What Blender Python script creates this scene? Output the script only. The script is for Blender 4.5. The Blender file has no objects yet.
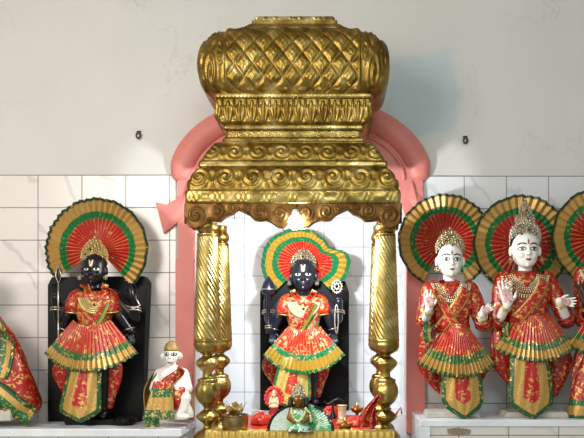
import bpy, math, random
from math import sin, cos, pi, radians, hypot, atan2, sqrt
from mathutils import Vector, Matrix
from mathutils.bvhtree import BVHTree
random.seed(7)
SC = bpy.context.scene
COL = SC.collection
F = 680.0; PX = 335.0; PY = 335.0; CAMZ = 1.45; DW = 3.4

def W(x, y, d):
    "photo pixel and distance from the lens plane -> place in the room (wall face at Y=0)"
    return Vector(((x - PX) * d / F, d - DW, CAMZ - (y - PY) * d / F))

def lin(c):
    if isinstance(c, str):
        c = [int(c[i:i + 2], 16) / 255 for i in (0, 2, 4)]
    return tuple((v / 12.92 if v <= .04045 else ((v + .055) / 1.055) ** 2.4) for v in c[:3]) + (1,)

# ------------------------------------------------------------------ materials
class NT:
    def __init__(s, name):
        s.m = bpy.data.materials.new(name); s.m.use_nodes = True
        s.t = s.m.node_tree; s.b = s.t.nodes['Principled BSDF']
    def n(s, typ, **kw):
        o = s.t.nodes.new(typ)
        for k, v in kw.items():
            if k.startswith('i_'):
                key = k[2:]; key = int(key) if key.isdigit() else key
                o.inputs[key].default_value = v
            else: setattr(o, k, v)
        return o
    def l(s, a, b): s.t.links.new(a, b)
    def math(s, op, a, b=None, c=None, clamp=False):
        o = s.n('ShaderNodeMath', operation=op); o.use_clamp = clamp
        for i, v in enumerate((a, b, c)):
            if v is None: continue
            if isinstance(v, (int, float)): o.inputs[i].default_value = v
            else: s.l(v, o.inputs[i])
        return o.outputs[0]
    def mix(s, f, a, b):
        o = s.n('ShaderNodeMix', data_type='RGBA')
        for i, v in ((0, f), (6, a), (7, b)):
            if isinstance(v, (int, float, tuple)): o.inputs[i].default_value = v
            else: s.l(v, o.inputs[i])
        return o.outputs[2]
    def noise(s, scale, detail=3, vec=None, out=0, dist=0):
        o = s.n('ShaderNodeTexNoise', i_Scale=scale, i_Detail=detail, i_Distortion=dist)
        if vec is not None: s.l(vec, o.inputs['Vector'])
        return o.outputs[out]
    def coord(s, which='Object'): return s.n('ShaderNodeTexCoord').outputs[which]
    def ramp(s, f, stops, interp='LINEAR'):
        o = s.n('ShaderNodeValToRGB'); r = o.color_ramp; r.interpolation = interp
        while len(r.elements) < len(stops): r.elements.new(1)
        for e, (p, c) in zip(r.elements, stops):
            e.position = p; e.color = c if isinstance(c, tuple) else (c, c, c, 1)
        s.l(f, o.inputs[0]); return o.outputs[0]
    def bump(s, h, strength, dist=.002):
        o = s.n('ShaderNodeBump', i_Strength=strength, i_Distance=dist)
        s.l(h, o.inputs['Height']); s.l(o.outputs[0], s.b.inputs['Normal'])
    def set(s, **kw):
        for k, v in kw.items():
            k = k.replace('_', ' ')
            if isinstance(v, (int, float, tuple)): s.b.inputs[k].default_value = v
            else: s.l(v, s.b.inputs[k])

def plain(name, col, rough=.5, metal=0, ns=40, var=.12, bump=.15, bs=None, **kw):
    t = NT(name); c = lin(col); co = t.coord()
    f = t.noise(ns, 4, co)
    d = tuple(v * (1 - var * 1.6) for v in c[:3]) + (1,); h = tuple(min(1, v * (1 + var)) for v in c[:3]) + (1,)
    t.set(Base_Color=t.ramp(f, [(.3, d), (.7, h)]), Roughness=rough, Metallic=metal, **kw)
    if bump: t.bump(t.noise(bs or ns * 3, 3, co), bump)
    return t.m

def emis(name, col, st):
    t = NT(name); t.set(Base_Color=lin(col), Emission_Color=lin(col), Emission_Strength=st, Roughness=.3)
    t.l(t.math('MULTIPLY', t.noise(5, 0), 0.001), t.b.inputs['Metallic']); return t.m

def gold_mat(name, col='c9a03c', rough=.24, bump=.5, scale=90, dark='8a6420', hi='d8c07a'):
    t = NT(name); co = t.coord()
    f = t.noise(14, 5, co, dist=.6)
    t.set(Base_Color=t.ramp(f, [(.3, lin(dark)), (.55, lin(col)), (.8, lin(hi))]), Metallic=1.0,
          Roughness=t.ramp(t.noise(35, 3, co), [(.3, rough * .8), (.75, rough * 1.5)]))
    t.bump(t.noise(scale, 3, co), bump, .0025)
    return t.m

def brocade(name, bands, fleck=.57, fscale=45, pleats=0, sheen=.35, fcol='dcae5e', lineto=.6):
    "cloth: bands run along uv.y; woven gold motifs are spots of gold thread"
    t = NT(name); uv = t.coord('UV'); co = t.coord()
    sx = t.n('ShaderNodeSeparateXYZ'); t.l(uv, sx.inputs[0]); u, v = sx.outputs[0], sx.outputs[1]
    vv = t.math('ADD', v, t.math('MULTIPLY', t.math('SUBTRACT', t.noise(30, 2, co), .5), .02))
    colr = t.ramp(vv, [(p, lin(c)) for p, c, m in bands], 'CONSTANT')
    met = t.ramp(vv, [(p, float(m)) for p, c, m in bands], 'CONSTANT')
    vo = t.n('ShaderNodeTexVoronoi', i_Scale=fscale * 1.4, feature='F1'); t.l(co, vo.inputs['Vector'])
    nz = t.noise(fscale * 1.5, 3, co, dist=.8)
    g = t.math('MULTIPLY', t.math('GREATER_THAN', nz, fleck), t.math('LESS_THAN', met, .45))
    g = t.math('MULTIPLY', g, .85)
    col2 = t.mix(g, colr, lin(fcol))
    th = t.math('GREATER_THAN', t.noise(260, 1, co), .56)            # woven thread grain in the gold bands
    d = t.n('ShaderNodeMix', data_type='RGBA', blend_type='MULTIPLY'); d.inputs[0].default_value = 1
    t.l(col2, d.inputs[6]); t.l(t.ramp(th, [(0, 1.0), (1, .72)]), d.inputs[7]); col3 = d.outputs[2]
    if pleats:
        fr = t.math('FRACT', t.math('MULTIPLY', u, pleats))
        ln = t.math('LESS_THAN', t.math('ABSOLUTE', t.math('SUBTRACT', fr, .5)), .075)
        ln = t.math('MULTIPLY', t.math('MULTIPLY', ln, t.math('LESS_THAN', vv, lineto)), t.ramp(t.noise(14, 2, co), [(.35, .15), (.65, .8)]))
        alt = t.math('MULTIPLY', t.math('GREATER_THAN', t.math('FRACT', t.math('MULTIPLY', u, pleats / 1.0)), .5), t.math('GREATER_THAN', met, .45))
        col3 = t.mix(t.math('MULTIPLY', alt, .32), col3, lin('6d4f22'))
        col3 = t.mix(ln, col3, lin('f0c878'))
    m2 = t.math('MAXIMUM', t.math('MULTIPLY', g, .6), t.math('MULTIPLY', met, .35))
    t.set(Base_Color=col3, Roughness=sheen, Metallic=m2, Specular_IOR_Level=.5)
    t.bump(t.noise(120, 3, co), .5, .003)
    return t.m

M = {}
M['gold'] = gold_mat('embossed_brass', '967a3a', .33, .5, 150, '604820', 'cdb87c')
M['gold_smooth'] = gold_mat('polished_brass', '9e8448', .28, .35, 70, '6e5628', 'd6c288')
M['gold_shaded'] = gold_mat('shaded_brass', '6b4c28', .42, .3, 80, '4d341c', '8c6c40')  # darker brass for the lintels: their backlit shade is put into the colour
M['jewel2'] = gold_mat('pale_gold_jewels', 'e2d6b4', .35, .4, 200, 'b5a57c', 'f4ecd6')
M['shaft'] = gold_mat('fluted_brass', 'b39c5e', .3, .3, 120, '8a7440', 'ddd0a0')  # paler brass: the niche light washing the shafts is put into the colour
M['hammered'] = gold_mat('hammered_brass', 'a38c4e', .3, .7, 75, '76602f', 'dccf9c')  # tone lightened as well for the niche light on the balusters
M['jewel'] = gold_mat('jewel_gold', 'e6cf94', .35, .3, 200, 'bfa060', 'f2e6c0')
M['silver'] = gold_mat('jewel_silver', 'ddd6c6', .32, .4, 200, 'b3a993', 'f0ece2')
M['pot'] = gold_mat('steel_brass_pot', '9a8256', .25, .12, 60, '7c6238')
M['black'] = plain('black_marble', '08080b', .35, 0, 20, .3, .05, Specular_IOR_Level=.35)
M['black_lit'] = plain('black_marble_lit', '1a2030', .3, 0, 20, .3, .05)  # lit copy of the black marble: bulb light put into its colour
M['slab'] = plain('black_slab', '060606', .5, 0, 9, .4, .1, Specular_IOR_Level=.2)
M['white'] = plain('white_marble', 'e6e1d8', .3, 0, 10, .04, .03)
M['bronze'] = plain('dark_bronze', '8a5c22', .35, .8, 40, .2, .2)
M['brownhand'] = plain('brown_marble', '3a1812', .3, 0, 25, .3, .1)
M['palm'] = plain('pink_palm', 'cfa3a0', .4, 0, 60, .15, .1)
M['eye_white'] = plain('eye_white_paint', 'f4f2ea', .3, 0, 20, .02, 0)
M['ink'] = plain('black_paint', '0b0908', .35, 0, 30, .1, 0)
M['iris'] = plain('iris_paint', '2a1710', .25, 0, 30, .1, 0)
M['lips'] = plain('lip_paint', '8e2a24', .35, 0, 30, .1, 0)
M['lips_dark'] = plain('dark_lip_paint', '4a1414', .35, 0, 30, .1, 0)
M['tilak_white'] = plain('white_mark_paint', 'e8dcb0', .4, 0, 30, .1, 0)
M['tilak_red'] = plain('red_mark_paint', 'a82a18', .4, 0, 30, .1, 0)
M['tilak_gold'] = plain('yellow_mark_paint', 'caa23c', .4, 0, 30, .1, 0)
M['hair'] = plain('black_hair', '0a0808', .4, 0, 90, .3, .6)
M['pink'] = plain('pink_wall_paint', 'dc8279', .5, 0, 6, .07, .12, 50)
M['plaster_edge'] = plain('rough_plaster', 'd8cfc2', .8, 0, 30, .1, .6)
M['ledge'] = plain('white_ledge_marble', 'dfe2e6', .3, 0, 7, .08, .05)
M['stone_base'] = plain('grey_white_stone', 'c4bfb4', .5, 0, 25, .1, .2)
M['cement'] = plain('brown_cement', '8f7f68', .8, 0, 20, .15, .4)
M['floor'] = plain('floor_stone', 'b8b2a8', .35, 0, 3, .1, .05)
M["back_cloth"] = plain("dull_gold_cloth", "9c7f4c", .5, .2, 60, .2, .4)
M["iron_dark"] = plain("dark_iron", "26262c", .35, .7, 60, .2, .3)
M["pink_petal"] = plain("pink_petals", "dfa79c", .6, 0, 90, .25, .6)
M['ceiling'] = plain('ceiling_paint', 'd6d2c8', .8, 0, 3, .04, .1)
M['hook'] = plain('dull_iron', '55504c', .5, .8, 60, .2, .3)
M['wire'] = plain('dark_wire', '2a2622', .5, 0, 60, .2, .1)
M['bulb'] = emis('lit_bulb', 'f6fbff', 170)
M['socket'] = plain('white_socket', 'e0e0dc', .4, 0, 30, .05, .05)
M['dress_red'] = brocade('red_gold_brocade', [(0, 'a5130f', 0), (.98, 'a5130f', 0)], .575, 42)
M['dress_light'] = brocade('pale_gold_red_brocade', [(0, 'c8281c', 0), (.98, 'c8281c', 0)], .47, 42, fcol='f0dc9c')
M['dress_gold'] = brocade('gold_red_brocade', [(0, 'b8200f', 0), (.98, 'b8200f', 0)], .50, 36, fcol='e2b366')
M['sash'] = brocade('red_sash_gold_edge', [(0, 'd0a050', 1), (.14, 'b3130f', 0), (.86, 'd0a050', 1)], .56, 42)
M['drape_edge'] = brocade('gold_lace_edge', [(0, 'd8a848', 1), (.9, 'd8a848', 1)], .6)
FANB = [(0, 'a80f0d', 0), (.57, '0f6a30', 0), (.715, 'c9a056', 1), (.925, 'a07c40', 1), (.945, '17361c', 0)]
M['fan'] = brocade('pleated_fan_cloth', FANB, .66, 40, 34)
M['fan_lit'] = brocade('fan_cloth_lit', [(0, 'd42020', 0), (.56, '14804c', 0), (.72, 'd8b348', 1), (.9, '1b7a4c', 0)], .66, 40, 34)  # lit copy of the fan cloth, bulb light painted into the bands
SKB = [(0, 'b3130f', 0), (.60, '12602c', 0), (.76, 'bd944a', 1), (.93, '14521f', 0)]
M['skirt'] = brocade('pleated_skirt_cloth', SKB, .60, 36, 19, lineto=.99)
M['skirt_lit'] = brocade('skirt_cloth_lit', [(0, 'c92a1c', 0), (.56, '128456', 0), (.70, 'd9b545', 1), (.92, '1a7a3c', 0)], .57, 36, 19, fcol='f4dc9a')  # lit copy of the skirt cloth, brightened in colour for the bulb
PNB = [(0, '14501f', 0), (.2, 'bd944a', 1), (.62, 'b41712', 0)]
M['panel'] = brocade('banded_panel_cloth', PNB, .60, 36)
M['panel_lit'] = brocade('panel_cloth_lit', [(0, '2a7a44', 0), (.16, 'd8c46a', 1), (.66, 'cc3320', 0)], .6, 30)  # lit copy of the panel cloth, bulb light in its colours
M['shawl'] = brocade('shawl_cloth', [(0, '13702c', 0), (.18, 'bd944a', 1), (.40, '13702c', 0), (.55, 'b3130f', 0)], .57, 36)
M['border'] = brocade('green_gold_border', [(0, '0f4d20', 0), (.22, 'bd944a', 1), (.5, '11602a', 0), (.8, '0f4d20', 0)], .6, 50)
M['altar_cloth'] = brocade('red_altar_cloth', [(0, 'c22a20', 0), (.9, 'c22a20', 0)], .60, 40, fcol='e0793a')
M['yellow_cloth'] = brocade('yellow_fringe_cloth', [(0, 'c4a648', .4), (.9, 'c4a648', .4)], .6, 60)
M['green_fan'] = brocade('green_white_fan', [(0, '1c9a50', 0), (.45, '5fc07e', 0), (.9, '0c2015', 0)], .52, 30, 16, fcol='dff5e4')
M['white_fan'] = brocade('white_green_fan', [(0, '49b870', 0), (.15, 'e6f4ea', 0), (.9, '0c2015', 0)], .70, 30, 10, fcol='8fd0a4')
M['pink_idol'] = plain('pink_enamel', 'd2463f', .4, .1, 60, .3, .4)
M['cream'] = plain('cream_enamel', 'e8d9b4', .4, .2, 60, .1, .3)
M['orange'] = plain('orange_flower', 'd96a1e', .6, 0, 90, .2, .5)
M['garland'] = plain('cream_flower', 'e2e0a0', .6, 0, 90, .2, .5)
M['red_vel'] = plain('red_velvet', 'b51d1c', .6, 0, 60, .25, .5)

def plaster():
    t = NT('painted_plaster'); co = t.coord()
    base = t.ramp(t.noise(1.6, 5, co), [(.3, lin('cbc8c3')), (.7, lin('d6d3ce'))])
    vo = t.n('ShaderNodeTexVoronoi', feature='DISTANCE_TO_EDGE', i_Scale=1.9)
    wob = t.n('ShaderNodeVectorMath', operation='ADD'); t.l(co, wob.inputs[0])
    nc = t.n('ShaderNodeTexNoise', i_Scale=7.0, i_Detail=5.0); t.l(co, nc.inputs['Vector'])
    sc = t.n('ShaderNodeVectorMath', operation='SCALE'); sc.inputs[3].default_value = .35
    t.l(nc.outputs['Color'], sc.inputs[0]); t.l(sc.outputs[0], wob.inputs[1]); t.l(wob.outputs[0], vo.inputs['Vector'])
    crack = t.math('MULTIPLY', t.math('LESS_THAN', vo.outputs[0], .0045), t.math('GREATER_THAN', t.noise(2.2, 2, co), .56))
    crack = t.math('MULTIPLY', crack, .22)
    c2 = t.mix(crack, base, lin('9a948a'))
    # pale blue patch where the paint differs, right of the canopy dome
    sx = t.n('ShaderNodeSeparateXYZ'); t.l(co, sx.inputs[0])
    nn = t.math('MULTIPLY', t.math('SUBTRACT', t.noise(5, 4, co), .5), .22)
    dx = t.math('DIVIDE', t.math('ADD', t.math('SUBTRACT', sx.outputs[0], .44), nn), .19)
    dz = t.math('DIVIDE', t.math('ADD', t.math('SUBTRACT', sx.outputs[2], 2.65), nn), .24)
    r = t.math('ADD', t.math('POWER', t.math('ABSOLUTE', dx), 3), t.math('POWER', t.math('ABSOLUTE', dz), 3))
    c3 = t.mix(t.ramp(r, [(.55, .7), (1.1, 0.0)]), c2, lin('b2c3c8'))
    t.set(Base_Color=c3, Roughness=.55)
    t.bump(t.noise(9, 6, co), .25, .01)
    return t.m
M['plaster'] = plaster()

def t_mixc(a, b, f):
    a, b = lin(a), lin(b); return tuple(p * (1 - f) + q * f for p, q in zip(a, b))
def tiles(name, x0, z0, w, h, base='e9e2dc', vein='b9b0a8', grout='7f7973'):
    t = NT(name); co = t.coord()
    sx = t.n('ShaderNodeSeparateXYZ'); t.l(co, sx.inputs[0])
    # side faces use depth as the running direction too
    xx = t.math('ADD', sx.outputs[0], sx.outputs[1])
    def line(v, o, s, k):
        f = t.math('FRACT', t.math('DIVIDE', t.math('SUBTRACT', v, o - 50 * s), s))
        e = t.math('MINIMUM', f, t.math('SUBTRACT', 1, f))
        return t.math('LESS_THAN', e, .0021 / s), t.math('FLOOR', t.math('DIVIDE', t.math('SUBTRACT', v, o - 50 * s), s))
    lx, ix = line(xx, x0, w, 0); lz, iz = line(sx.outputs[2], z0, h, 1)
    g = t.math('MAXIMUM', lx, lz)
    off = t.n('ShaderNodeCombineXYZ'); t.l(t.math('MULTIPLY', ix, 3.7), off.inputs[0]); t.l(t.math('MULTIPLY', iz, 5.3), off.inputs[2])
    va = t.n('ShaderNodeVectorMath', operation='ADD'); t.l(co, va.inputs[0]); t.l(off.outputs[0], va.inputs[1])
    wv = t.n('ShaderNodeTexWave', wave_type='BANDS', bands_direction='DIAGONAL', i_Scale=1.3, i_Distortion=4.0, i_Detail=4.0)
    wv.inputs['Detail Scale'].default_value = 1.8
    t.l(va.outputs[0], wv.inputs['Vector'])
    c = t.ramp(wv.outputs['Fac'], [(0, t_mixc(vein, base, .5)), (.02, lin(base)), (1, lin(base))])
    c = t.mix(t.math('MULTIPLY', t.noise(3, 3, va.outputs[0]), .35), c, lin('d5d0cc'))
    c = t.mix(g, c, lin(grout))
    t.set(Base_Color=c, Roughness=t.math('ADD', t.math('MULTIPLY', g, .5), .22))
    t.bump(t.math('SUBTRACT', 1, g), .5, .002)
    return t.m
def wx(x, d=DW): return (x - PX) * d / F
def wz(y, d=DW): return CAMZ - (y - PY) * d / F
M['tile_left'] = tiles('marble_tiles_left', wx(37.4), wz(175.5), .2190, .1620)
M['tile_right'] = tiles('marble_tiles_right', wx(462.8), wz(176.5), .2105, .1620, 'dcdcdd', 'b4b2b4')
M['tile_niche'] = tiles('marble_tiles_niche', wx(244.5, 3.75) + .35, wz(247, 3.75), .2190, .1600, 'e6ecf2', 'c4c8d0', '9aa0a8')
M['tile_front'] = tiles('marble_tiles_shelf', wx(82, 3.06), 1.0, .224, .23, 'd8d2cb')

# ------------------------------------------------------------------ mesh helpers
class MB:
    def __init__(s): s.v = []; s.f = []; s.uv = []
    def add(s, vs, fs, uv=None):
        k = len(s.v); s.v += [tuple(p) for p in vs]; s.f += [tuple(i + k for i in f) for f in fs]
        s.uv += list(uv) if uv else [(0.5, 0.5)] * len(vs); return s
    def grid(s, P, uv=None, wrap=False):
        "P[i][j]: rows of points"
        n = len(P); m = len(P[0]); vs = [p for r in P for p in r]
        fs = [(i * m + j, i * m + (j + 1) % m, (i + 1) * m + (j + 1) % m, (i + 1) * m + j)
              for i in range(n - 1) for j in range(m if wrap else m - 1)]
        s.add(vs, fs, [q for r in uv for q in r] if uv else None); return s
    def box(s, a, b):
        x0, y0, z0 = [min(a[i], b[i]) for i in range(3)]; x1, y1, z1 = [max(a[i], b[i]) for i in range(3)]
        vs = [(x, y, z) for z in (z0, z1) for y in (y0, y1) for x in (x0, x1)]
        return s.add(vs, [(0, 2, 3, 1), (4, 5, 7, 6), (0, 1, 5, 4), (2, 6, 7, 3), (0, 4, 6, 2), (1, 3, 7, 5)])
    def ball(s, c, r, n=8, m=6, rz=None, ry=None):
        rz = rz or r; ry = ry or r; P = []
        for i in range(1, m):
            a = pi * i / m
            P.append([(c[0] + r * sin(a) * cos(2 * pi * j / n), c[1] + ry * sin(a) * sin(2 * pi * j / n), c[2] + rz * cos(a)) for j in range(n)])
        k = len(s.v); s.grid(P, None, True)
        s.v += [(c[0], c[1], c[2] + rz), (c[0], c[1], c[2] - rz)]; s.uv += [(.5, .5)] * 2
        T, B = len(s.v) - 2, len(s.v) - 1; q = k + (m - 2) * n
        s.f += [(k + j, T, k + (j + 1) % n) for j in range(n)] + [(q + (j + 1) % n, B, q + j) for j in range(n)]
        return s
    def tube(s, pts, rad, n=10, caps=True, flat=1.0, uvs=False):
        pts = [Vector(p) for p in pts]; k0 = len(s.v)
        if isinstance(rad, (int, float)): rad = [rad] * len(pts)
        P = []; U = []; up = None
        for i, p in enumerate(pts):
            t = (pts[min(i + 1, len(pts) - 1)] - pts[max(i - 1, 0)]).normalized()
            if up is None: up = Vector((0, -1, 0)) if abs(t.y) < .9 else Vector((0, 0, 1))
            a = t.cross(up)
            a = a.normalized() if a.length > 1e-6 else Vector((1, 0, 0)); b = a.cross(t).normalized(); up = b
            P.append([p + a * (rad[i] * cos(2 * pi * j / n)) + b * (rad[i] * flat * sin(2 * pi * j / n)) for j in range(n)])
            U.append([(j / n, i / (len(pts) - 1)) for j in range(n)])
        s.grid(P, U, True)
        if caps:
            m = len(pts)
            s.f.append(tuple(k0 + j for j in range(n))[::-1]); s.f.append(tuple(k0 + (m - 1) * n + j for j in range(n)))
        return s
    def lathe(s, c, prof, n=24, fy=1.0, rfun=None, caps=True):
        "prof [(r,z)] from top to bottom, absolute z"
        k0 = len(s.v); P = [[]for _ in prof]
        for i, (r, z) in enumerate(prof):
            for j in range(n):
                a = 2 * pi * j / n; rr = r + (rfun(a, z, r) if rfun else 0)
                P[i].append((c[0] + rr * cos(a), c[1] + rr * fy * sin(a), z))
        s.grid(P, [[(j / n, i / max(1, len(prof) - 1)) for j in range(n)] for i in range(len(prof))], True)
        if caps:
            q = (len(prof) - 1) * n
            s.f.append(tuple(k0 + j for j in range(n))); s.f.append(tuple(k0 + q + j for j in range(n))[::-1])
        return s
    def prism(s, pts, y0, y1):
        "pts: (x,z) polygon, extruded from y0 to y1"
        n = len(pts); vs = [(x, y0, z) for x, z in pts] + [(x, y1, z) for x, z in pts]
        return s.add(vs, [tuple(range(n)), tuple(range(n, 2 * n))[::-1]] + [(i, i + n, (i + 1) % n + n, (i + 1) % n) for i in range(n)])

ORG = {}
def link(name, mb, mat, parent=None, smooth=True, kind=None, bevel=0, thick=0, recalc=True):
    me = bpy.data.meshes.new(name)
    org = ORG.get(parent.name, Vector((0, 0, 0))) if parent else Vector((0, 0, 0))
    me.from_pydata([(p[0] - org[0], p[1] - org[1], p[2] - org[2]) for p in mb.v], [], mb.f)
    uvl = me.uv_layers.new(name='UVMap')
    for lp in me.loops: uvl.data[lp.index].uv = mb.uv[lp.vertex_index]
    me.materials.append(mat)
    if recalc:
        import bmesh
        bm = bmesh.new(); bm.from_mesh(me); bmesh.ops.recalc_face_normals(bm, faces=bm.faces); bm.to_mesh(me); bm.free()
    if smooth:
        me.polygons.foreach_set('use_smooth', [True] * len(me.polygons))
    o = bpy.data.objects.new(name, me); COL.objects.link(o)
    if parent: o.parent = parent; ORG[o.name] = org
    if kind: o['kind'] = kind
    if bevel:
        b = o.modifiers.new('Bevel', 'BEVEL'); b.width = bevel; b.segments = 2; b.limit_method = 'ANGLE'
    if thick:
        b = o.modifiers.new('Solidify', 'SOLIDIFY'); b.thickness = thick; b.offset = 0
    return o

def thing(name, loc, label, cat, group=None):
    o = bpy.data.objects.new(name, None); COL.objects.link(o); o.location = loc; o.empty_display_size = .05
    o['label'] = label; o['category'] = cat
    if group: o['group'] = group
    ORG[o.name] = Vector(loc); return o
def tag(o, label, cat, group=None):
    o['label'] = label; o['category'] = cat
    if group: o['group'] = group
    return o

def lerp(a, b, t): return a + (b - a) * t
def interp(tab, x):
    if x <= tab[0][0]: return tab[0][1]
    for (a, p), (b, q) in zip(tab, tab[1:]):
        if x <= b: return p + (q - p) * (x - a) / (b - a)
    return tab[-1][1]
def smooth_tab(tab, n):
    "resample list of tuples keyed on the first value with a Catmull-Rom curve"
    out = []
    for i in range(len(tab) - 1):
        p0 = tab[max(i - 1, 0)]; p1 = tab[i]; p2 = tab[i + 1]; p3 = tab[min(i + 2, len(tab) - 1)]
        for k in range(n):
            t = k / n
            out.append(tuple(.5 * (2 * b + (c - a) * t + (2 * a - 5 * b + 4 * c - d) * t * t + (3 * b - a - 3 * c + d) * t ** 3)
                             for a, b, c, d in zip(p0, p1, p2, p3)))
    out.append(tuple(tab[-1])); return out

# ------------------------------------------------------------------ the room
XL, XR, ZT, YF = -3.2, 3.0, 3.6, -4.6
OX0, OX1 = wx(195), wx(406)              # opening of the niche in the wall
OCX = (OX0 + OX1) / 2; OA = (OX1 - OX0) / 2; OZ = wz(240); OB = .27
def arch(x, a=OA, b=OB): return OZ + b * max(0, 1 - abs((x - OCX) / a) ** 4) ** .25
mb = MB(); xs = [OCX + OA * cos(pi * (1 - i / 40)) for i in range(41)]
mb.box((XL, 0, 0), (OX0, .1, ZT)); mb.box((OX1, 0, 0), (XR, .1, ZT))
for a, b in zip(xs, xs[1:]):
    za, zb = arch(a), arch(b)
    mb.add([(a, 0, za), (b, 0, zb), (b, 0, ZT), (a, 0, ZT), (a, .1, za), (b, .1, zb), (b, .1, ZT), (a, .1, ZT)],
           [(0, 1, 2, 3), (4, 7, 6, 5), (0, 4, 5, 1), (3, 2, 6, 7)])
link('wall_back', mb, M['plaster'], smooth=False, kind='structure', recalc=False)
# tile cladding, left and right of the arch
mb = MB().box((XL, -.006, 0), (wx(176), 0, wz(175.1))); link('trim_1', mb, M['tile_left'], smooth=False, kind='structure')
mb = MB().box((wx(424), -.006, 0), (XR, 0, wz(176.1))); link('trim_2', mb, M['tile_right'], smooth=False, kind='structure')
# niche box
ZN = CAMZ - .40
mb = MB()
mb.box((OX0 - .1, .35, ZN - .1), (OX1 + .1, .4, arch(OCX) + .05))
mb.box((OX0 - .04, .1, ZN - .1), (OX0, .35, OZ + .3)); mb.box((OX1, .1, ZN - .1), (OX1 + .04, .35, OZ + .3))
for a, b in zip(xs, xs[1:]):
    za, zb = arch(a), arch(b)
    mb.add([(a, .1, za), (b, .1, zb), (b, .35, zb), (a, .35, za)], [(0, 1, 2, 3)])
link('wall_niche', mb, M['tile_niche'], smooth=False, kind='structure')
mb = MB().box((XL, YF, -.1), (XR, .4, 0)); link('floor', mb, M['floor'], smooth=False, kind='structure')
mb = MB().box((XL, YF, ZT), (XR, .4, ZT + .1)); link('ceiling', mb, M['ceiling'], smooth=False, kind='structure')
mb = MB().box((XL - .1, YF, 0), (XL, .1, ZT)); link('wall_left', mb, M['ceiling'], smooth=False, kind='structure')
mb = MB().box((XR, YF, 0), (XR + .1, .1, ZT)); link('wall_right', mb, M['ceiling'], smooth=False, kind='structure')

# pink arch: flat band, pillars with a folded fin, and the raised half-round moulding
def frame_side(sgn):
    def X(x): return wx(x) if sgn < 0 else wx(601 - x)
    mb = MB()
    xi = 195; A = [(wx(x) if sgn < 0 else wx(601 - x)) for x in (177, xi)]
    mb.box((A[0], -.034, wz(432)), (A[1], 0, wz(260)))
    mb.box((X(178.5), -.026, wz(262)), (A[1], 0, wz(190)))
    return mb, X
mb = MB()
for sgn in (-1, 1):
    m2, X = frame_side(sgn); mb.add(m2.v, m2.f)
    # fin: low pyramid with a ridge
    pts = [(157, 203), (168, 206), (184, 196), (190, 182), (193, 200), (179, 223), (165, 234)]
    base = [(X(x), 0, wz(y)) for x, y in pts]; top = [(X(x), -.03, wz(y)) for x, y in pts]
    ridge = [(X(171), -.040, wz(221)), (X(185), -.040, wz(203))]
    vs = base + top + ridge; n = 7
    fs = [(i, (i + 1) % n, (i + 1) % n + n, i + n) for i in range(n)]
    fs += [(7, 8, 14), (8, 9, 15), (8, 15, 14), (9, 10, 15), (10, 11, 15), (11, 12, 15), (12, 14, 15), (12, 13, 14), (13, 7, 14)]
    mb.add(vs, fs)
ACX = wx(300.5); AZ = wz(179)
ex = 122 * DW / F
for i in range(96):                       # flat plate between the opening and the moulding
    a, c = ACX - ex + 2 * ex * i / 96, ACX - ex + 2 * ex * (i + 1) / 96
    def lo(x): return arch(x) if OX0 < x < OX1 else wz(262)
    def hi(x): return AZ + .37 * sqrt(max(0, 1 - ((x - ACX) / ex) ** 2)) + .001
    P = [(a, lo(a)), (c, lo(c)), (c, hi(c)), (a, hi(a))]
    mb.add([(x, -.022, z) for x, z in P] + [(x, 0, z) for x, z in P], [(0, 1, 2, 3), (0, 4, 5, 1), (3, 2, 6, 7)])
link('trim_3', mb, M['pink'], smooth=False, kind='structure')
mb = MB(); pts = []; rad = []
for i in range(61):
    a = pi * (-.01 + 1.02 * i / 60)
    pts.append((ACX + .595 * cos(a), -.008, AZ + .362 * sin(a)))
    e = min(i, 60 - i); rad.append(.064 * (.45 + .55 * min(1, sqrt(e / 4)) if e < 4 else 1))
mb.tube(pts, rad, 16, True, .75)
pts = [(ACX + .515 * cos(pi * i / 40), -.022, AZ - .01 + .29 * sin(pi * i / 40)) for i in range(41)]
mb.tube(pts, .011, 8)
link('trim_4', mb, M['pink'], kind='structure')

# shelves (masonry ledges with a marble top)
HL, HR = CAMZ - .42, CAMZ - .38
mb = MB().box((XL, -.36, HL - .035), (wx(181, 3.04), 0, HL)); link('trim_5', mb, M['ledge'], smooth=False, kind='structure', bevel=.003)
mb = MB().box((XL, -.345, 0), (wx(178, 3.04), 0, HL - .035)); link('trim_6', mb, M['tile_front'], smooth=False, kind='structure')
mb = MB().box((wx(420, 3.04), -.36, HR - .03), (XR, 0, HR)); link('trim_7', mb, M['ledge'], smooth=False, kind='structure', bevel=.003)
mb = MB().box((wx(420, 3.04), -.36, 0), (wx(430, 3.04), 0, HR - .03)); link('trim_8', mb, M['ledge'], smooth=False, kind='structure')
mb = MB().box((wx(430, 3.04), -.35, 0), (XR, 0, HR - .03)); link('trim_9', mb, M['tile_front'], smooth=False, kind='structure')
mb = MB()
mb.prism([(wx(x, 3.05), wz(y, 3.05)) for x, y in [(447, 429), (455, 428), (466, 428.5), (471, 430), (470, 434), (458, 435), (448, 434)]], -.353, -.349)
link('trim_10', mb, M['cement'], smooth=False, kind='structure')
# plinth of the canopy
PZ = CAMZ - .475
mb = MB().box((wx(184, 2.84), -.60, 0), (wx(408, 2.84), 0, PZ)); mb.box((OX0, 0, 0), (OX1, .35, PZ)); mb.box((OX0, 0, PZ), (OX1, .35, ZN))
link('trim_11', mb, M['ledge'], smooth=False, kind='structure')

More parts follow.
